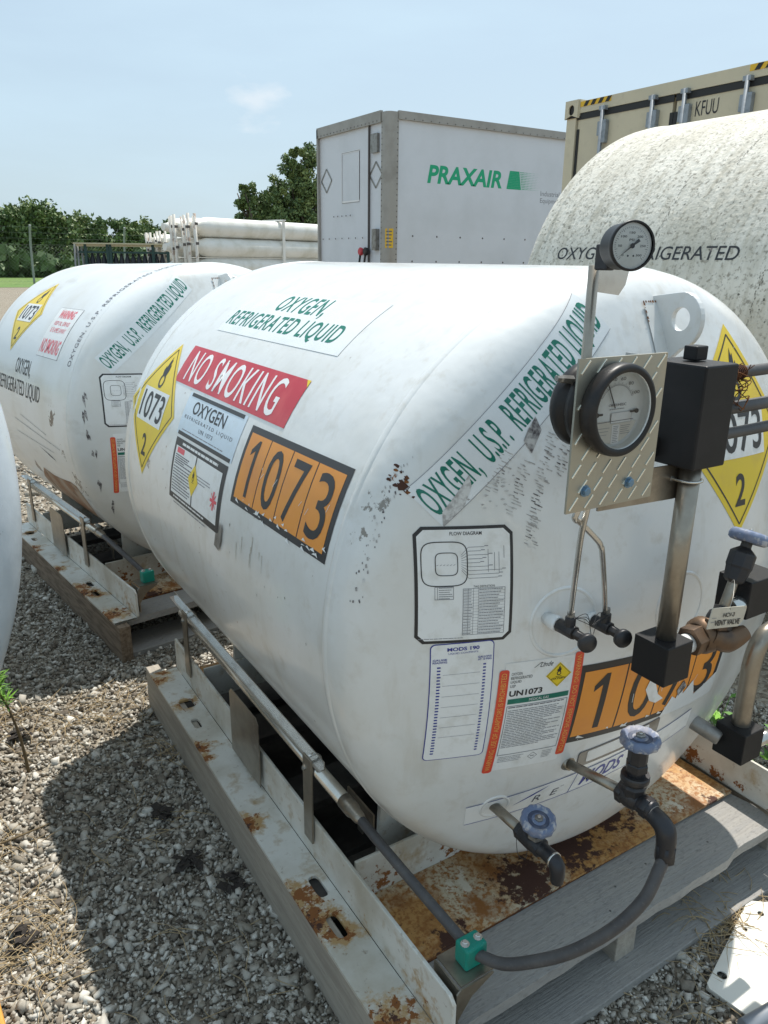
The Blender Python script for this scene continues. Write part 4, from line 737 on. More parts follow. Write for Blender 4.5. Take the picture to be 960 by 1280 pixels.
m = MB(); m.lathe((-.331, .795, -.335), (0, -1, 0), [(.012, 0), (.0165, .006), (.0175, .030), (.0155, .050), (.0125, .056), (.0125, .072)], 'dark_fitting', 20); m.lathe((-.331, .765, -.335), (-.04, -.12, 1), [(.0135, 0), (.0145, .02), (.010, .030), (.008, .050)], 'dark_fitting', 8, False)
m.tube([(-.331, .735, -.335), (-.331, .715, -.336), (-.331, .705, -.345), (-.331, .703, -.372)], [.0125, .0135, .0135, .011], 'dark_fitting', 14); dv = T1.part(m, 'drain_valve', bevel=.001)
for y_, q in ((.800, .0165), (.752, .0170)): m = MB(); m.cyl((-.331, y_, -.335), (-.331, y_ - .010, -.335), q, 'dark_fitting', n=6); T1.part(m, 'hex_nut', dv, bevel=.0005)
m = MB(); m.lathe((-.3335, .7575, -.318), (-.04, -.12, 1), [(.0145, 0), (.0145, .008)], 'dull_steel', 6, False); T1.part(m, 'bonnet_nut', dv)
m = MB(); m.lathe((-.331, .716, -.336), (0, -1, 0), [(.0145, 0), (.0145, .004)], 'bright_steel', 20); T1.part(m, 'outlet_ring', dv)
handwheel(T1, dv, (-.335, .753, -.283), (-.12, -.22, 1), .0295)
m = MB(); m.tube([(-.338, .80, -.33), (-.345, .79, -.35), (-.343, .785, -.375), (-.33, .78, -.385), (-.322, .785, -.365)], .0006, 'ink_black', 5); T1.part(m, 'tag_wire')

# ---------------- second tank: same kind, turned, standing behind
T2 = build_tank('white oxygen tank behind the front one, with red warning label and scraped rusty underside', 2.20, 'tank_white_worn', False)
st = Sticker(); placard(st, .190); T2.part(st.build(map_side(1.85, 41.0)), 'hazard_placard')
st = Sticker(); st.rect(-.135, -.112, .135, .112, 'ink_line', 0); st.rect(-.1335, -.1105, .1335, .1105, 'label_white', 1); st.text('WARNING', -.095, .060, .085, .100, 'ink_pinkred', 2, .03); st.text('KEEP OIL, GREASE', -.09, .025, .09, .046, 'ink_pinkred', 2); st.text('& FLAMES AWAY', -.09, -.005, .09, .016, 'ink_pinkred', 2); st.text('NO SMOKING', -.115, -.095, .115, -.035, 'ink_pinkred', 2, .02); T2.part(st.build(map_side(1.335, 34.8)), 'warning_label')
st = Sticker(); st.text('OXYGEN,', -.11, .01, .11, .085, 'ink_black', 0, .003); st.text('REFRIGERATED LIQUID', -.36, -.08, .27, -.005, 'ink_black', 0, .003); T2.part(st.build(map_side(1.60, 13.5)), 'product_label')
st = Sticker(); st.text('OXYGEN, U.S.P. REFRIGERATED LIQUID', -.02, -.24, .02, .38, 'ink_line', 0, rot=90, space=1.15); T2.part(st.build(map_side(1.05, 46)), 'product_label')
st = Sticker(); st.rect(-.215, -.034, .225, .038, 'label_ghost', 0); st.text('OXYGEN,  U.S.P.  REFRIGERATED LIQUID', -.210, -.029, .220, .030, 'ink_green', 1, .014, space=1.1); T2.part(st.build(map_head(-.318, .392, 40.5), .015), 'product_label')
st = Sticker(); flow_diagram(st); T2.part(st.build(map_head(-.431, .131, -1.5)), 'flow_diagram_label')
st = Sticker(); un_label(st); T2.part(st.build(map_head(-.42, -.10, 0)), 'medical_gas_label')
st = Sticker(); rn = random.Random(12)
for (x, z) in ((-.555, .16), (-.565, .10), (-.56, .02), (-.55, -.06), (-.54, -.15), (-.50, -.24)):
    for i in range(2): a = x + rn.uniform(-.006, .006); b = z + rn.uniform(-.02, .02); st.poly([(a, b), (a + .005, b - .008), (a + rn.uniform(.0, .01), b - rn.uniform(.025, .05)), (a - .003, b - .02)], 'scuff', 0)
T2.part(st.build(map_head(0, 0), .012), 'scuff_marks')
st = Sticker(); st.poly([(-.10, .012), (.03, -.004), (.10, -.020), (.02, -.012)], 'scuff', 0); st.line((-.4, .09), (.2, .05), .004, 'scuff_light', 0); st.line((-.3, .12), (.05, .085), .003, 'scuff_light', 0); st.line((-.42, .03), (.1, .02), .003, 'scuff_light', 0)
st.poly([(-.23, -.115), (-.1, -.125), (.05, -.11), (.16, -.095), (.225, -.10), (.25, -.16), (.23, -.22), (.10, -.33), (-.1, -.36), (-.3, -.37), (-.45, -.33), (-.38, -.2)], 'rust_stain', 0)
T2.part(st.build(map_side(1.33, -12)), 'scrape_mark')
# lug pipe peeking over the first tank
m = MB(); m.tube([(-.01, .93, .545), (.03, .90, .56), (.08, .86, .535), (.12, .83, .49)], .006, 'label_white', 10); T2.part(m, 'lug_strap')
O2 = (.0754, 2.0182); psi, dz, pit = .11973, -.01745, -.01411
Tm = Matrix.Translation((O2[0], O2[1], dz)) @ Matrix.Rotation(psi, 4, 'Z') @ Matrix.Translation((0, 1.6, 0)) @ Matrix.Rotation(pit, 4, 'X') @ Matrix.Translation((0, -1.6, 0)) @ Matrix.Translation(T2.off)
T2.e.matrix_world = Tm

# ---------------- pallets
def pallet(name, label, beam, mt=Matrix.Identity(4), far=2.30, chunky=True):
    T = Thing(name, label, 'pallet', (0, 1.5, -.82), group='wooden pallets under the tanks')
    rn = random.Random(31)
    for x in (-.577, -.012, .56):
        m = MB(); d = .042 if x < -.1 else (.06 if x < .3 else .04); yn = .70 if x < -.1 else (.778 if x < .3 else .80)
        h_ = .118 if -.1 < x < .3 else .146; m.box((x, (yn + far) / 2, -.815 + h_ / 2), (d, far - yn, h_), beam, ch=.003); T.part(m, 'stringer')
    ys = [(.760, .90), (1.10, 1.22), (1.42, 1.54), (1.74, 1.86), (2.06, 2.2)]
    for i, (a, b) in enumerate(ys):
        m = MB()
        if i == 0:
            P = [(-.560, a + .004)] + [(-.54 + 1.03 * k / 26, a + rn.uniform(-.0015, .0015) + (.010 if k > 21 else 0)) for k in range(27)] + [(.505, a + .035), (.512, a + .08), (.50, b), (-.56, b - .003)]
            m.prism(P, (0, 0, -.697), (1, 0, 0), (0, 1, 0), .026, 'wood_grey')
            for x, y in ((.01, .84), (-.05, .80), (-.32, .83), (.30, .82), (.12, .85)): m.lathe((x, y, -.671), (0, 0, 1), [(.003, 0), (.0025, .0006)], 'rivet_dark', 8)
        else: m.box((0, (a + b) / 2, -.684), (1.115, b - a, .022), 'under_tank_shade')  # inner boards coloured dark to paint the shade beneath the tank
        T.part(m, 'deck_board', bevel=.002)
    for a, b in ((.725, .90), (1.35, 1.48), (2.08, 2.22)):
        m = MB(); P = [(-.57 + 1.20 * k / 20, a + rn.uniform(-.0015, .0015)) for k in range(21)] + [(.63, b), (-.57, b)]
        m.prism(P, (0, 0, -.816), (1, 0, 0), (0, 1, 0), .022, 'wood_grey' if a < 1 else 'under_tank_shade'); T.part(m, 'bottom_board', bevel=.002)  # boards farther in carry the same painted shade
    m = MB()
    for k in range(7): x = -.5 + k * .14; m.box((x, 1.6, -.70), (.1, 1.0, .004), 'rubber')
    T.e.matrix_world = mt @ Matrix.Translation(T.off); return T
pallet('wooden_pallet', 'long weathered grey wooden pallet under the nearest tank', 'wood_beam')
T2b = Matrix.Translation((O2[0], O2[1], dz)) @ Matrix.Rotation(psi, 4, 'Z') @ Matrix.Translation((0, 1.6, 0)) @ Matrix.Rotation(pit, 4, 'X') @ Matrix.Translation((0, -1.6, 0))
pallet('wooden_pallet', 'brown wooden pallet beams under the second tank farther back', 'wood_brown', T2b, 2.18)

# ---------------- third and fourth tanks
def plain_tank(label, shell, R, L, c, yaw, cap='gas tank', sq=1.0):
    T = Thing('storage_tank', label, cap, (0, 0, 0)); s = R / RAD
    prof = [(max(r, 1e-4) * s, (y - .995) * s) for r, y in HP[::-1]]; prof += [(R, L * i / 6) for i in range(1, 6)] + [(max(r, 1e-4) * s, L + (.995 - y) * s * sq) for r, y in HP]
    m = MB(); m.lathe((0, 0, 0), (0, 1, 0), prof, shell, 144, True, cap=False); T.part(m, 'vessel_shell')
    m = MB(); m.lathe((0, L - .04, 0), (0, 1, 0), [(R - .002, -.014), (R + .003, -.005), (R + .003, .005), (R - .002, .014)], shell, 128, True, cap=False); T.part(m, 'weld_seam')
    for y in (.3, L - .3):
        n = 20; P = [(-R * .7, -(c[2] + .82)), (R * .7, -(c[2] + .82))] + [((R + .001) * math.sin(R_(42 - 84 * i / n)), -(R + .001) * math.cos(R_(42 - 84 * i / n))) for i in range(n + 1)]
        m = MB(); m.prism(P, (0, y, 0), (1, 0, 0), (0, 0, 1), .05, shell); T.part(m, 'saddle')
    return T
T3 = plain_tank('big stained off-white tank with dark speckles standing to the right behind the front tank', 'old_paint', .939, 1.9, (2.333, .9, .322), 0, sq=.6)
def map_side3(yc, thc):
    def f(u, v, h): th = R_(thc) + v / .939; q = .939 + h; return (-q * math.cos(th), yc - .9 - u, q * math.sin(th))
    return f
st = Sticker(); st.text('OXYGEN, REFRIGERATED', -.45, -.031, .45, .031, 'ink_black', 0, .004); T3.part(st.build(map_side3(2.195, 20.6), .05), 'product_lettering')
st = Sticker(); rn = random.Random(77)
for yy, t0, t1, w_ in ((2.14, 25, 39, .010), (1.64, 4, 18, .008), (2.45, 50, 62, .005), (1.95, 44, 60, .005), (1.72, 30, 50, .004), (2.3, 6, 14, .005)):
    for k in range(26):
        v0 = .939 * R_(t0 + (t1 - t0) * k / 26); u = rn.gauss(0, w_ * .45) + k * .0006; q = rn.uniform(.001, .004); L_ = rn.uniform(.004, .018); st.poly([(2.195 - yy + u, v0), (2.195 - yy + u + q, v0 + L_ * .4), (2.195 - yy + u + q * .4, v0 + L_), (2.195 - yy + u - q * .5, v0 + L_ * .5)], 'old_stain', 0)
T3.part(st.build(map_side3(2.195, 0), .05), 'grime_streaks')
T3.e.matrix_world = Matrix.Translation((2.333, .9, .322))
TL = plain_tank('pale bluish white tank cut off by the left edge of the photo', 'bluish_white', 1.0, 1.2, (-1.978, 1.62, .2), 0)
TL.e.matrix_world = Matrix.Translation((-1.966, 1.62, .2))

# ---------------- box trailer
def rivets(m, a, b, n, r, nrm, mt='rivet_dark'):
    a = Vector(a); b = Vector(b)
    for i in range(n): m.lathe(a + (b - a) * (i + .5) / n, nrm, [(r, 0), (r * .6, r * .5)], mt, 6, False)
X0, Y0, W, Ltr, ZT, ZB = 6.41, 11.93, 2.55, 12.5, 3.0, .25
TR = Thing('box_trailer', 'white box trailer with green lettering on its side and silver corner post', 'trailer', (X0, Y0, -.82))
m = MB(); m.box((X0 + Ltr / 2, Y0 + W / 2, (ZT + ZB) / 2), (Ltr - .06, W - .06, ZT - ZB - .02), 'trailer_white'); TR.part(m, 'body')
m = MB(); n = 6; P = [(X0 + .30, Y0 - .012)] + [(X0 + .20 - .20 * math.sin(R_(90 * k / n)) - .012, Y0 + .20 - .20 * math.cos(R_(90 * k / n)) - .012) for k in range(n + 1)] + [(X0 - .012, Y0 + .30), (X0 + .05, Y0 + .30), (X0 + .05, Y0 + .05), (X0 + .30, Y0 + .05)]
P = [(X0 + .21, Y0 - .012)] + [(X0 + .10 - .112 * math.sin(R_(90 * k / n)), Y0 + .10 - .112 * math.cos(R_(90 * k / n))) for k in range(n + 1)] + [(X0 - .012, Y0 + .19), (X0 + .04, Y0 + .19), (X0 + .04, Y0 + .04), (X0 + .21, Y0 + .04)]
m.prism(P, (0, 0, ZB), (1, 0, 0), (0, 1, 0), ZT - ZB, 'trailer_aluminium'); rivets(m, (X0 + .19, Y0 - .012, ZB), (X0 + .19, Y0 - .012, ZT - .1), 30, .012, (0, -1, 0)); rivets(m, (X0 - .012, Y0 + .17, ZB), (X0 - .012, Y0 + .17, ZT - .1), 30, .012, (-1, 0, 0)); TR.part(m, 'corner_post')
m = MB(); m.box((X0 + Ltr / 2 + .1, Y0 - .002, ZT - .045), (Ltr - .2, .05, .13), 'trailer_aluminium'); rivets(m, (X0 + .25, Y0 - .028, ZT - .09), (X0 + Ltr, Y0 - .028, ZT - .09), 70, .012, (0, -1, 0)); TR.part(m, 'top_rail')
m = MB(); m.box((X0 - .002, Y0 + W / 2 + .1, ZT - .06), (.05, W - .2, .18), 'trailer_aluminium'); rivets(m, (X0 - .028, Y0 + .25, ZT - .12), (X0 - .028, Y0 + W, ZT - .12), 18, .013, (-1, 0, 0)); TR.part(m, 'top_rail')
m = MB(); m.box((X0 - .002, Y0 + W - .02, (ZT + ZB) / 2), (.05, .05, ZT - ZB), 'trailer_aluminium'); TR.part(m, 'corner_post')
m = MB(); m.box((X0 + Ltr / 2, Y0 + W / 2, ZB - .1), (Ltr, W * .9, .18), 'dull_steel'); TR.part(m, 'chassis')
m = MB(); m.box((X0 + .012, Y0 + .62, (ZT + ZB) / 2), (.05, .012, ZT - ZB - .2), 'rivet_dark'); TR.part(m, 'panel_joint')
fN = map_plane((X0 + .026, Y0 + 1.2, 1.5), (0, -1, 0), (0, 0, 1))
for u, v in ((.78, .55), (-1.05, .58)):
    st = Sticker(); k = .21
    Q = [(u, v - k), (u + k, v), (u, v + k), (u - k, v)]
    for i in range(4): st.line(Q[i], Q[(i + 1) % 4], .035, 'dull_steel', 4)
    TR.part(st.build(fN, 0), 'placard_holder')
st = Sticker(); st.frame(-.45, .15, .22, 1.02, .03, 'ink_white', 2); st.frame(-.44, .14, .21, 1.01, .01, 'ink_grey', 3); TR.part(st.build(fN, 0), 'document_frame')
m = MB(); m.box((X0 - .0, Y0 + .42, 2.55), (.05, .22, .30), 'dull_steel'); TR.part(m, 'vent_cover'); m = MB(); m.box((X0 - .0, Y0 + .36, .98), (.10, .14, .36), 'dull_steel'); TR.part(m, 'document_box')
m = MB(); rivets(m, (X0 - .0, Y0 + .7, 1.02), (X0, Y0 + 2.5, 1.02), 7, .016, (-1, 0, 0)); rivets(m, (X0, Y0 + 1.2, 1.42), (X0, Y0 + 2.0, 1.42), 5, .016, (-1, 0, 0)); rivets(m, (X0 + .3, Y0 + .03, 1.05), (X0 + 12, Y0 + .03, 1.05), 22, .018, (0, -1, 0)); rivets(m, (X0 + .3, Y0 + .03, .62), (X0 + 12, Y0 + .03, .62), 22, .018, (0, -1, 0)); TR.part(m, 'rivet_row')
for y, mt in ((.80, 'label_red'), (.62, 'black_case')):
    m = MB(); m.lathe((X0, Y0 + y, .78), (-1, 0, 0), [(.05, 0), (.07, .04), (.075, .07), (.05, .09)], mt, 16); m.tube([(X0 - .06, Y0 + y, .75), (X0 - .09, Y0 + y, .5), (X0 - .05, Y0 + y - .03, .3)], .02, 'black_case', 8); TR.part(m, 'air_coupling')
fS = map_plane((X0, Y0 + .0300, 0), (1, 0, 0), (0, 0, 1))
st = Sticker(); st.text('PRAXAIR', 0.85, 1.94, 2.56, 2.24, 'ink_brand_green', 1, .032, .18)
for j in range(11):
    y = 1.94 + j * .0290; sh = .02 + (y - 1.94) * .2; x0 = 2.66 + sh; st.rect(x0, y, x0 + .36 - j * .012, y + .028, 'ink_brand_green', 1)
    for i in range(14):
        x = x0 + .38 - j * .012 + i * .036; s = .014 * (1 - i / 15); st.rect(x, y + .014 - s * .6, x + s * 1.8, y + .014 + s * .6, 'ink_brand_green', 1)
TR.part(st.build(fS, 0), 'company_logo')
st = Sticker(); st.text('Industrial', 3.55, 1.86, 4.05, 1.95, 'ink_grey', 1); st.text('Equipment', 3.55, 1.71, 4.12, 1.82, 'ink_grey', 1); TR.part(st.build(fS, 0), 'small_lettering')
st = Sticker(); st.rect(-.07, -.16, .07, .16, 'hazard_yellow', 0); st.lines(-.055, -.14, .055, .14, 5, 'ink_line', 1, .022, .3, 4); TR.part(st.build(map_plane((X0 + .05, Y0 - .0, 1.0), (.8, -.6, 0), (0, 0, 1)), 0), 'caution_sticker')
for x in (2.2,):
    for y in (.3, 2.2): m = MB(); m.box((X0 + x, Y0 + y, -.33), (.12, .12, .95), 'dull_steel'); m.box((X0 + x, Y0 + y, -.80), (.3, .3, .03), 'dull_steel'); TR.part(m, 'landing_leg')
for x in (10.2, 11.5):
    for y in (.15, 2.4): m = MB(); m.lathe((X0 + x, Y0 + y - .15, -.32), (0, 1, 0), [(.3, 0), (.5, .02), (.5, .28), (.3, .3)], 'rubber', 32); m.lathe((X0 + x, Y0 + y - .16, -.32), (0, 1, 0), [(.28, 0), (.28, .32)], 'galvanised', 24); TR.part(m, 'wheel')

# ---------------- shipping container (door end facing left)
XC, YA, YB, ZC = 4.84, 3.60, 6.04, 2.09
SC = Thing('shipping_container', 'beige shipping container, door end with locking bars and black seals', 'container', (XC, YB, -.82))
m = MB(); m.box((XC + 3.06, (YA + YB) / 2, (ZC - .67) / 2), (6.0, YB - YA - .08, ZC + .67), 'container_beige'); SC.part(m, 'body')
for y in (YA + .03, YB - .03):
    m = MB(); m.box((XC + .02, y, .64), (.16, .12, 2.9 - .28), 'container_beige'); SC.part(m, 'corner_post')
    hs = [slot(y, ZC - .065, .035, .045)]; m = MB(); m.prism([(y - .085, ZC - .14), (y + .085, ZC - .14), (y + .085, ZC + .02), (y - .085, ZC + .02)], (XC - .07, 0, 0), (0, 1, 0), (0, 0, 1), .012, 'container_beige', hs); m.box((XC + .03, y, ZC - .06), (.16, .16, .15), 'gasket'); m.prism([(XC - .058, ZC - .14), (XC + .12, ZC - .14), (XC + .12, ZC + .02), (XC - .058, ZC + .02)], (0, y - .085, 0), (1, 0, 0), (0, 0, 1), .012, 'container_beige', [slot(XC + .03, ZC - .06, .04, .035)]); m.box((XC + .03, y, ZC + .014), (.17, .17, .012), 'container_beige'); SC.part(m, 'corner_casting')
m = MB(); m.box((XC, (YA + YB) / 2, ZC - .050), (.10, YB - YA - .2, .10), 'container_beige'); hd = SC.part(m, 'door_header')
for ya in (YB - .13, YA + .54):
    m = MB(); m.box((XC - .0515, ya - .19, ZC - .026), (.003, .38, .045), 'hazard_yellow')
    for k in range(4): y = ya - .04 - k * .09; m.prism([(y, ZC - .048), (y - .045, ZC - .048), (y - .075, ZC - .004), (y - .03, ZC - .004)], (XC - .0560, 0, 0), (0, 1, 0), (0, 0, 1), .002, 'gasket')
    SC.part(m, 'hazard_strip', hd)
ym = (YA + YB) / 2
for a, b in ((ym + .02, YB - .10), (YA + .10, ym - .02)):
    m = MB(); m.box((XC - .012, (a + b) / 2, .655), (.05, b - a, 2.63), 'container_beige'); dr = SC.part(m, 'door')
    m = MB(); m.box((XC - .040, (a + b) / 2, ZC - .130), (.008, b - a + .02, .055), 'gasket'); m.box((XC - .040, b - .012 if b > ym + .3 else a + .012, .6), (.008, .03, 2.5), 'gasket'); m.box((XC - .040, a if b > ym + .3 else b, .6), (.008, .035, 2.5), 'gasket'); SC.part(m, 'door_seal', dr)
    for y in ((5.60, 5.03) if b > ym + .3 else (4.70, 4.13)):

        m = MB(); m.cyl((XC - .075, y, -.5), (XC - .075, y, ZC - .08), .019, 'galvanised', n=12); m.box((XC - .066, y, ZC - .10), (.05, .07, .035), 'galvanised'); m.box((XC - .062, y - .035, ZC - .30), (.05, .05, .20), 'galvanised', ch=.008); m.box((XC - .062, y + .02, ZC - .27), (.04, .05, .12), 'galvanised'); SC.part(m, 'locking_bar', dr)
st = Sticker(); st.text('KFUU', 0, 0, .215, .112, 'ink_black', 0, .0); SC.part(st.build(map_plane((XC - .0385, 4.605, 1.788), (0, -1, 0), (0, 0, 1)), 0), 'container_code')

# ---------------- tube racks, far
def tube_rack(label, base, dirv, L, rows, r, cols, sp=.6, strap=True):
    T = Thing('tube_rack', label, 'gas tube rack', (base[0], base[1], -.82), group='racks of long gas tubes'); b = Vector(base); d = Vector((*dirv, 0)).normalized(); n = Vector((-d.y, d.x, 0))
    for i, z in enumerate(rows):
        for j in range(cols):
            c = b + n * j * sp; c.z = z; m = MB(); m.lathe(c, d, [(.10, -.20), (.12, -.05), (r * .75, .12), (r * .95, .28), (r, .42), (r, L - .4), (r * .7, L - .1), (.1, L)], 'tube_cream', 24); T.part(m, 'gas_tube')
    if strap:
        for s in (3.1, 8.0): m = MB(); c = b + d * s - n * (r + .03); c.z = (rows[0] + rows[-1]) / 2; m.box(c, (.10, .03, rows[0] - rows[-1] + 2 * r + .1), 'tube_cream', Matrix.Rotation(math.atan2(d.y, d.x), 3, 'Z')); m.box(c + n * .4 + Vector((0, 0, (rows[0] - rows[-1]) / 2 + r + .03)), (.12, .9, .04), 'tube_cream', Matrix.Rotation(math.atan2(d.y, d.x), 3, 'Z')); T.part(m, 'strap')
    rn = random.Random(len(label))
    for j in range(5):
        m = MB(); c = b - d * (.20 + .08 * (j % 2)) + n * (j * .26 - .25); m.cyl((c.x, c.y, -.80), (c.x + rn.uniform(-.04, .04), c.y, rows[0] + r + rn.uniform(.03, .10)), .042, 'frame_cream', n=8)
        c2 = c + n * .12; m.cyl((c.x, c.y, rows[-1] - .5), (c2.x, c2.y, rows[0] + r), .025, 'frame_cream', n=6); 
        for k in range(3): z = rows[-1] + k * (rows[0] - rows[-1]) / 2 + rn.uniform(-.1, .1); m.box((c.x, c.y, z), (.09, .09, .07), 'rivet_dark')
        T.part(m, 'end_frame_bar')
    m = MB(); c = b + d * L / 2 + n * sp * (cols - 1) / 2; m.box((c.x, c.y, rows[-1] - r - .15), (L, 2.2, .2), 'frame_cream', Matrix.Rotation(math.atan2(d.y, d.x), 3, 'Z'))
    for s in (.6, L - .6):
        q = b + d * s; m.cyl((q.x, q.y, -.82), (q.x, q.y, rows[-1] - r - .1), .12, 'rubber'); q = q + n * 1.4; m.cyl((q.x, q.y, -.82), (q.x, q.y, rows[-1] - r - .1), .12, 'rubber')
    T.part(m, 'base_frame'); return T
tube_rack('long white gas tubes stacked behind the trailer, strapped, the nearer of two racks', (6.40, 21.8, 0), (.94, .34), 11, (1.47, .93, .39), .262, 3)
tube_rack('short visible end of white gas tubes in the farther rack at left', (7.55, 28.4, 0), (.94, .34), 9, (1.22, .72), .24, 2, strap=False)
# dark cylinder rack
TD = Thing('cylinder_rack', 'dark green rack of black gas cylinders topped with pale planks near the fence', 'cylinder rack', (5.2, 28, -.82))
A = Vector((4.75, 28.9, 0)); B = Vector((7.3, 27.3, 0)); d = (B - A).normalized(); rz = Matrix.Rotation(math.atan2(d.y, d.x), 3, 'Z'); nn = Vector((-d.y, d.x, 0))
for i in range(14): c = A + d * (i + .8) * .2; m = MB(); m.lathe((c.x, c.y, -.70), (0, 0, 1), [(.085, 0), (.09, .03), (.09, 1.25), (.05, 1.38), (.03, 1.5)], 'dark_cylinder', 12); TD.part(m, 'gas_cylinder')
m = MB(); c = (A + B) / 2 - nn * .15
for z in (.05, .80): m.box((c.x, c.y, z), (3.1, .05, .06), 'dark_green', rz)
m.box((c.x, c.y, 1.03), (3.2, .06, .09), 'pale_plank', rz)
for s in (-1.3, -.55, -.45, 1.0, 1.5): q = c + d * s; m.box((q.x, q.y, .12), (.09, .08, 1.88), 'dark_green', rz)
TD.part(m, 'rack_frame')
for k in range(4): m = MB(); q = (A + B) / 2 + nn * (k * .3 - .2); m.box((q.x, q.y, 1.08), (3.3, .24, .045), 'pale_plank', rz); TD.part(m, 'top_plank')
m = MB(); q = A - d * .05
for s in (-.25, -.1, .1): m.cyl((q.x + s, q.y, -.82), (q.x + s * .6, q.y, 1.05), .035, 'fence_steel', n=8)
TD.part(m, 'end_post')

# ---------------- fence and trees
FN = Thing('chain_link_fence', 'tall chain-link fence with steel posts beyond the grass', 'fence', (2, 46, -.82))
posts = [(-14, 50), (-9, 49.6), (-4, 49.2), (1.0, 48.8), (6.0, 48.4), (11, 48.0), (16, 47.6)]
for i, (x, y) in enumerate(posts):
    m = MB(); m.tube([(x, y, -.82), (x + .05, y, 1.2), (x + (.3 if i == 3 else .1), y - .25, 2.3)], .06, 'fence_steel', 8); FN.part(m, 'fence_post')
m = MB()
for i in range(len(posts) - 1):
    a = Vector((*posts[i], 0)); b = Vector((*posts[i + 1], 0)); nseg = 26
    for k in range(nseg):
        for s in (1, -1):
            p = a + (b - a) * (k / nseg); dx = (b - a) * (s * 2.0 / (b - a).length); m.cyl((p.x, p.y, -.75), (p.x + dx.x, p.y + dx.y, 1.25), .0018, 'fence_steel', n=3)
    for z in (1.28, 1.6, 1.9, 2.2, -.7): m.cyl((a.x + .1, a.y, z), (b.x + .1, b.y, z), .004, 'fence_steel', n=4)
FN.part(m, 'wire_mesh')
def tree(name, label, x, y, lobes, hw, trunk_h, seed, leaf=.35, n=5000, mats=('leaf_a', 'leaf_b', 'leaf_c'), group='trees along the skyline'):
    """lobes: (dx, dz, rx, rz) ellipsoids"""
    T = Thing(name, label, 'tree', (x, y, -.82), group=group); rn = np.random.default_rng(seed); m = MB()
    top = max(l[1] + l[3] for l in lobes); m.tube([(x, y, -.85), (x + .1, y, top * .35), (x - .1, y, top * .7)], [.28, .2, .08], 'bark', 8)
    for k in range(7): l = lobes[k % len(lobes)]; m.tube([(x, y, top * .25), (x + l[0] * .5, y + rn.uniform(-1, 1), (top * .25 + l[1]) / 2), (x + l[0], y + rn.uniform(-1, 1), l[1] + l[3] * .3)], [.12, .08, .03], 'bark', 6, 4)
    T.part(m, 'trunk')
    V = []; Fc = []; MI = []
    # clumps inside the lobes
    tot = sum(l[2] * l[3] for l in lobes)
    for l in lobes:
        nc = max(10, int(80 * l[2] * l[3] / tot * len(lobes) * .7))
        for c in range(nc):
            u = rn.normal(size=3); u /= np.linalg.norm(u); rr = rn.uniform(.45, 1.0) ** .6
            cc = np.array([x + l[0], y, l[1]]) + u * rr * np.array([l[2], l[2] * .8, l[3]]); cr = rn.uniform(.35, .8) * min(l[2], l[3]) * .42; mi = int(rn.choice(3, p=[.45, .33, .22]))
            q = max(10, int(2.2 * n / len(lobes) / nc))
            P = rn.normal(size=(q, 3)); P /= np.linalg.norm(P, axis=1)[:, None]; P = cc + P * cr * rn.uniform(.3, 1.15, size=(q, 1))
            for p in P:
                a = rn.normal(size=3); a /= np.linalg.norm(a); b = np.cross(a, rn.normal(size=3)); b /= np.linalg.norm(b); s = leaf * rn.uniform(.5, 1.1); k = len(V)
                V += [tuple(p - a * s), tuple(p + b * s * .5), tuple(p + a * s), tuple(p - b * s * .5)]; Fc.append((k, k + 1, k + 2, k + 3)); MI.append(mi if rn.random() < .75 else int(rn.integers(3)))
    me = bpy.data.meshes.new('crown'); me.from_pydata([(a[0] - x, a[1] - y, a[2] + .82) for a in V], [], Fc)
    for q in mats: me.materials.append(MAT[q])
    me.polygons.foreach_set('material_index', MI); o = bpy.data.objects.new('crown', me); COL.objects.link(o); o.parent = T.e; return T
tree('broadleaf_tree', 'wide rounded tree at the far left behind the fence', 12.2, 78, [(-1.0, 3.3, 2.4, 2.3), (-2.6, 2.4, 2.4, 2.4), (-3.8, 1.5, 3.0, 3.0), (-1.2, 2.7, 3.0, 2.6), (1.6, 2.2, 2.6, 2.4), (-6.5, 1.0, 2.4, 2.4), (3.4, 1.2, 2.2, 2.0), (0, .8, 4, 1.6)], 7, 2, 1, .24, 15000)
tree('broadleaf_tree', 'lower tree just right of the wide rounded one behind the dark rack', 18.4, 76, [(-1.4, 2.0, 2.4, 2.4), (1.0, 1.6, 2.2, 2.0), (-3.5, 1.2, 2.2, 2.0)], 5, 2, 2, .22, 9000)
tree('broadleaf_tree', 'hazier tree between the dark rack and the tube rack', 25.0, 88, [(-1.8, 2.3, 2.6, 2.2), (1.2, 2.5, 2.6, 2.1), (3.2, 1.8, 2.0, 2.0)], 5, 2, 3, .24, 9000)
tree('broadleaf_tree', 'dark low tree behind the fence at the left edge', 3.0, 74, [(-1.5, 1.0, 2.8, 2.2), (1.5, .6, 2.6, 1.8), (-4.5, .8, 2.6, 2.0)], 5, 2, 4, .3, 5000)
tree('broadleaf_tree', 'left slender leafy tree standing above the white tubes', 18.3, 46.5, [(0, 3.0, .9, 2.0), (.8, 2.4, 1.3, 1.9), (-.3, 4.2, .4, .9), (1.6, 3.4, 1.0, 1.7)], 3, 2, 5, .13, 12000)
tree('broadleaf_tree', 'tall bushy tree touching the left side of the trailer', 21.2, 45.0, [(-.8, 4.0, 1.3, 2.4), (.8, 4.6, 1.5, 2.6), (0, 2.6, 2.1, 2.0), (-.2, 6.0, .7, 1.0), (1.6, 3.4, 1.6, 2.2)], 3, 2, 6, .13, 18000)
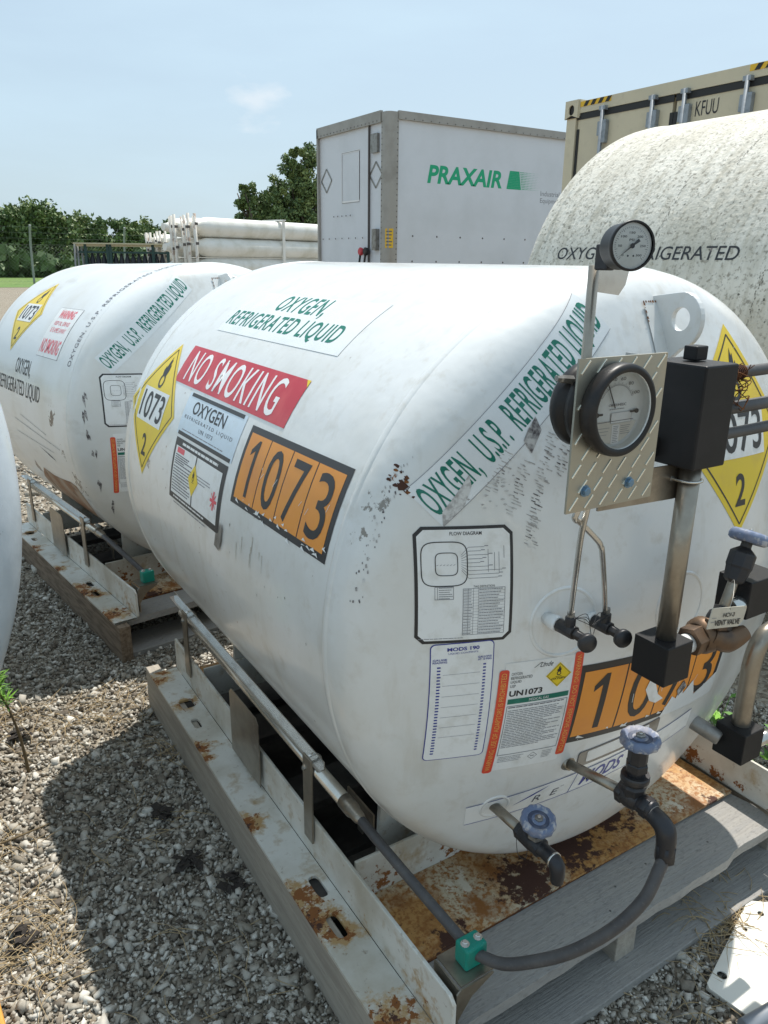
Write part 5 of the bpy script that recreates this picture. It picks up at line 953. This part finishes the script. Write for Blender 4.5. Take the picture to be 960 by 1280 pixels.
# far undergrowth as one mass
rn = np.random.default_rng(11); V = []; Fc = []
for i in range(9000):
    t = rn.uniform(0, 1); p = np.array([-30 + 75 * t, 70 - 10 * t + rn.uniform(-2, 2), -.8 + rn.uniform(0, 1) * (1.7 + .7 * math.sin(t * 31))]); a = rn.normal(size=3) * .3; b = rn.normal(size=3) * .25; k = len(V)
    V += [tuple(p - a), tuple(p + b), tuple(p + a), tuple(p - b)]; Fc.append((k, k + 1, k + 2, k + 3))
me = bpy.data.meshes.new('hedge'); me.from_pydata(V, [], Fc); me.materials.append(MAT['leaf_b']); o = bpy.data.objects.new('undergrowth', me); COL.objects.link(o); o['label'] = 'dark undergrowth along the foot of the far trees'; o['category'] = 'undergrowth'; o['kind'] = 'stuff'

# ================================================================== GROUND DETAIL
def in_view(P, mg=90):
    C = np.array([-1.12784802, 0, .61329238]); v = P - C; z = v @ np.array(F); x = 480 + 951.4 * (v @ np.array(Rt)) / z; y = 640 - 951.4 * (v @ np.array(Up)) / z
    return (z > .2) & (x > -mg * 2) & (x < 960 + mg) & (y > 0) & (y < 1280 + mg * 2)
rg = np.random.default_rng(5); C0 = []
for (x0, x1, y0, y1, dens) in ((-2.2, 1.2, .35, 2.0, 23000), (-2.2, 2.2, 2.0, 3.6, 12000), (-2.0, 2.6, 3.6, 6.5, 1400)):
    n = int((x1 - x0) * (y1 - y0) * dens); P = np.stack([rg.uniform(x0, x1, n), rg.uniform(y0, y1, n), np.full(n, -.82)], 1); P = P[in_view(P)]; C0.append(P)
C0 = np.vstack(C0); dist = np.linalg.norm(C0 - np.array([-1.13, 0, .6]), axis=1)
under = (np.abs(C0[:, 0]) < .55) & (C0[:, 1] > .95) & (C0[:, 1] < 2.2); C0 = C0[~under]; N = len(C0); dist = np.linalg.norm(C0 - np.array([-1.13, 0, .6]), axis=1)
bm = bmesh.new(); bmesh.ops.create_cube(bm, size=1.7); bmesh.ops.triangulate(bm, faces=bm.faces); bv = np.array([v.co[:] for v in bm.verts]); bf = np.array([[v.index for v in f.verts] for f in bm.faces]); bm.free()
sz = (rg.lognormal(0, .50, N) * .0041).clip(.0018, .016) * np.where(dist > 4, 1.7, 1.0)
Vx = bv[None] * rg.uniform(.45, 1.25, (N, len(bv), 3)) * np.stack([rg.uniform(.8, 1.6, N), rg.uniform(.6, 1.05, N), rg.uniform(.28, .7, N)], 1)[:, None]
q = rg.normal(size=(N, 4)) * np.array([1, .45, .45, 1]); q /= np.linalg.norm(q, axis=1)[:, None]; w0, x_, y_, z_ = q.T
RM = np.stack([1 - 2 * (y_**2 + z_**2), 2 * (x_*y_ - z_*w0), 2 * (x_*z_ + y_*w0), 2 * (x_*y_ + z_*w0), 1 - 2 * (x_**2 + z_**2), 2 * (y_*z_ - x_*w0), 2 * (x_*z_ - y_*w0), 2 * (y_*z_ + x_*w0), 1 - 2 * (x_**2 + y_**2)], 1).reshape(-1, 3, 3)
Vx = np.einsum('nij,nkj->nki', RM, Vx) * sz[:, None, None] + C0[:, None] + np.array([0, 0, 1]) * (sz * .25 + rg.uniform(0, .006, N))[:, None, None]
Fx = (bf[None] + (np.arange(N) * len(bv))[:, None, None]).reshape(-1, 3)
me = bpy.data.meshes.new('loose_gravel'); me.vertices.add(N * len(bv)); me.vertices.foreach_set('co', Vx.reshape(-1)); me.loops.add(len(Fx) * 3); me.loops.foreach_set('vertex_index', Fx.reshape(-1).astype(np.int32))
me.polygons.add(len(Fx)); me.polygons.foreach_set('loop_start', np.arange(0, len(Fx) * 3, 3, dtype=np.int32)); me.update(calc_edges=True); me.validate()
at = me.attributes.new('tone', 'FLOAT', 'FACE'); at.data.foreach_set('value', np.repeat(rg.beta(1.3, 1.6, N), len(bf)).astype(np.float32)); me.materials.append(MAT['stone'])
o = bpy.data.objects.new('loose_gravel', me); COL.objects.link(o); o['label'] = 'loose crushed limestone gravel covering the yard'; o['category'] = 'gravel'; o['kind'] = 'stuff'
print('stones', N)
# dry grass
m = MB(); rn = random.Random(17)
def blades(cx, cy, rad, n, L0, L1, flat=.25, mt='straw', r=.0011):
    for i in range(n):
        a = rn.uniform(0, 6.28); d_ = rad * math.sqrt(rn.random()); x = cx + d_ * math.cos(a); y = cy + d_ * math.sin(a); b = rn.uniform(0, 6.28); L = rn.uniform(L0, L1); h = L * rn.uniform(.02, flat)
        m.tube([(x, y, -.815), (x + .5 * L * math.cos(b), y + .5 * L * math.sin(b), -.81 + h), (x + L * math.cos(b + .3), y + L * math.sin(b + .3), -.81 + h * rn.uniform(.2, 1))], [r, r * .8, r * .3], mt, 4, 3, False)
for c in ((-1.12, 1.53, .13, 90), (-1.08, 1.42, .08, 30), (-1.12, 1.80, .10, 30), (-.98, 2.36, .16, 60), (-.72, 2.33, .16, 70), (-.80, 1.75, .12, 20), (.30, .75, .09, 120), (.20, .72, .08, 70), (.0, .60, .12, 30), (-.85, 1.2, .2, 20), (-.62, 2.0, .05, 20)): blades(*c, .04, .15)
single(m, 'dry_grass', 'dry straw-coloured grass stems lying on the gravel', 'dry grass', (0, 0, -.82), kind='stuff')
# dead leaf clumps
for i, (x, y, lb) in enumerate(((-.720, 1.733, 'dark dead leaf clump in the shade left of the pallet, the farther one'), (-.650, 1.417, 'largest dark dead leaf clump beside the pallet edge'), (-.715, 1.53, 'small dark leaf clump between two bigger ones'), (-1.10, 1.50, 'dark leaf scraps among straw in the sun at left'), (-.99, 2.33, 'dark leaf clump near the green weed'))):
    m = MB()
    for k in range(16):
        a = rn.uniform(0, 6.28); c = Vector((x + rn.uniform(-.028, .028), y + rn.uniform(-.028, .028), -.806 + rn.uniform(0, .012))); s = rn.uniform(.010, .022); u = Vector((math.cos(a), math.sin(a), rn.uniform(-.5, .5))) * s; v = Vector((-math.sin(a), math.cos(a), rn.uniform(-.5, .5))) * s * .6
        m.add([c - u, c - u * .3 + v + Vector((0, 0, .004)), c + u * .5 + v * .8, c + u, c + u * .2 - v], [(0, 1, 2, 3, 4)], 'dead_leaf')
    single(m, 'dead_leaves', lb, 'dead leaves', (x, y, -.82))
# twig
m = MB(); m.tube([(-1.20, 1.84, -.805), (-1.08, 1.84, -.80), (-.98, 1.86, -.806)], [.004, .003, .0015], 'stem', 6); single(m, 'twig', 'thin brown twig lying in the sunlit gravel at the left', 'twig', (-1.08, 1.84, -.82))
# tall weed at left
def weed(x, y, h, lean, label, seed, n=70, top=.45):
    T = Thing('weed', label, 'weed', (x, y, -.82)); r = random.Random(seed); m = MB(); P = [(x + lean[0] * t * t, y + lean[1] * t * t, -.82 + h * t) for t in (0, .3, .6, 1)]; m.tube(P, [.005, .004, .003, .0015], 'stem', 6); T.part(m, 'stem'); m = MB()
    for i in range(n):
        t = top + (1 - top) * r.random(); c = Vector((x + lean[0] * t * t, y + lean[1] * t * t, -.82 + h * t)); a = r.uniform(0, 6.28); L = r.uniform(.03, .065); d_ = Vector((math.cos(a), math.sin(a), r.uniform(.2, 1.2))).normalized(); s = Vector((-math.sin(a), math.cos(a), 0)) * .003
        m.add([c, c + d_ * L * .5 + s, c + d_ * L - Vector((0, 0, .008)), c + d_ * L * .5 - s], [(0, 1, 2, 3)], r.choice(['weed_green', 'weed_green', 'weed_dark']))
    T.part(m, 'leaves')
weed(-.996, 2.138, .48, (-.12, -.04), 'tall feathery green weed by the pale tank at the left edge', 1, 240, .48)
def leafy(x, y, label, seed, n=26, s=.03, h=.14):
    T = Thing('weed', label, 'weed', (x, y, -.82), group='green weeds behind the skid'); r = random.Random(seed); m = MB()
    for i in range(n):
        a = r.uniform(0, 6.28); d0 = r.uniform(0, .09); c = Vector((x + d0 * math.cos(a), y + d0 * math.sin(a), -.81 + r.uniform(.02, h))); u = Vector((math.cos(a), math.sin(a), r.uniform(-.1, .5))) * s * r.uniform(.6, 1.2); v = Vector((-math.sin(a), math.cos(a), 0)) * s * .35
        m.add([c - u, c + v - u * .2, c + u, c - v - u * .2], [(0, 1, 2, 3)], r.choice(['weed_green', 'weed_dark'])); m.tube([(x, y, -.82), tuple((Vector((x, y, -.82)) + c - u) / 2 + Vector((0, 0, .01))), tuple(c - u)], .0012, 'weed_dark', 4, 3, False)
    single_ = T.part(m, 'leaves')
for i, (x, y) in enumerate(((.62, 1.12), (.74, 1.28), (.66, 1.36), (.86, 1.18), (.74, 1.02), (.88, .98), (.66, .92), (.80, 1.46))): leafy(x, y, 'small leafy green weed growing in the gravel behind the right skid rail', 40 + i)
# white plate on the ground
m = MB(); P = [(.356, .73), (.345, .728), (.085, .645), (.078, .635), (.090, .560), (.102, .551), (.40, .46), (.52, .60)]
m.prism(P[::-1], (0, 0, -.800), (1, 0, 0), (0, 1, 0), .004, 'plate_white', [circ(.345, .692, .007), circ(.128, .640, .010), circ(.275, .685, .005)]); m.box((.093, .60, -.808), (.006, .09, .014), 'plate_white', Matrix.Rotation(R_(8), 3, 'Z'))
o = single(m, 'metal_plate', 'loose white painted metal plate with bolt holes lying on the gravel', 'metal plate', (.25, .62, -.82), bevel=.001)
m = MB(); m.tube([(.06, .545, -.795), (.13, .535, -.79), (.22, .525, -.79), (.34, .48, -.79)], .016, 'pvc_grey', 16); single(m, 'plastic_pipe', 'grey plastic pipe end in front of the white plate', 'pipe', (.15, .55, -.82))
m = MB(); m.box((-1.175, 1.335, -.80), (.035, .16, .03), 'orange_plastic', Matrix.Rotation(R_(4), 3, 'Z'), ch=.006); single(m, 'orange_block', 'orange yellow plastic strip at the bottom left corner', 'plastic strip', (-1.175, 1.335, -.82))

for o in bpy.data.objects:
    if o.name.split('.')[0] in ('scuff_marks', 'paint_chips', 'grime_streaks', 'rust_spots'): o['kind'] = 'stuff'
# ================================================================== lift everything so the ground is z = 0
bpy.context.view_layer.update()
for o in bpy.data.objects:
    if o.parent is None: o.location.z += LIFT
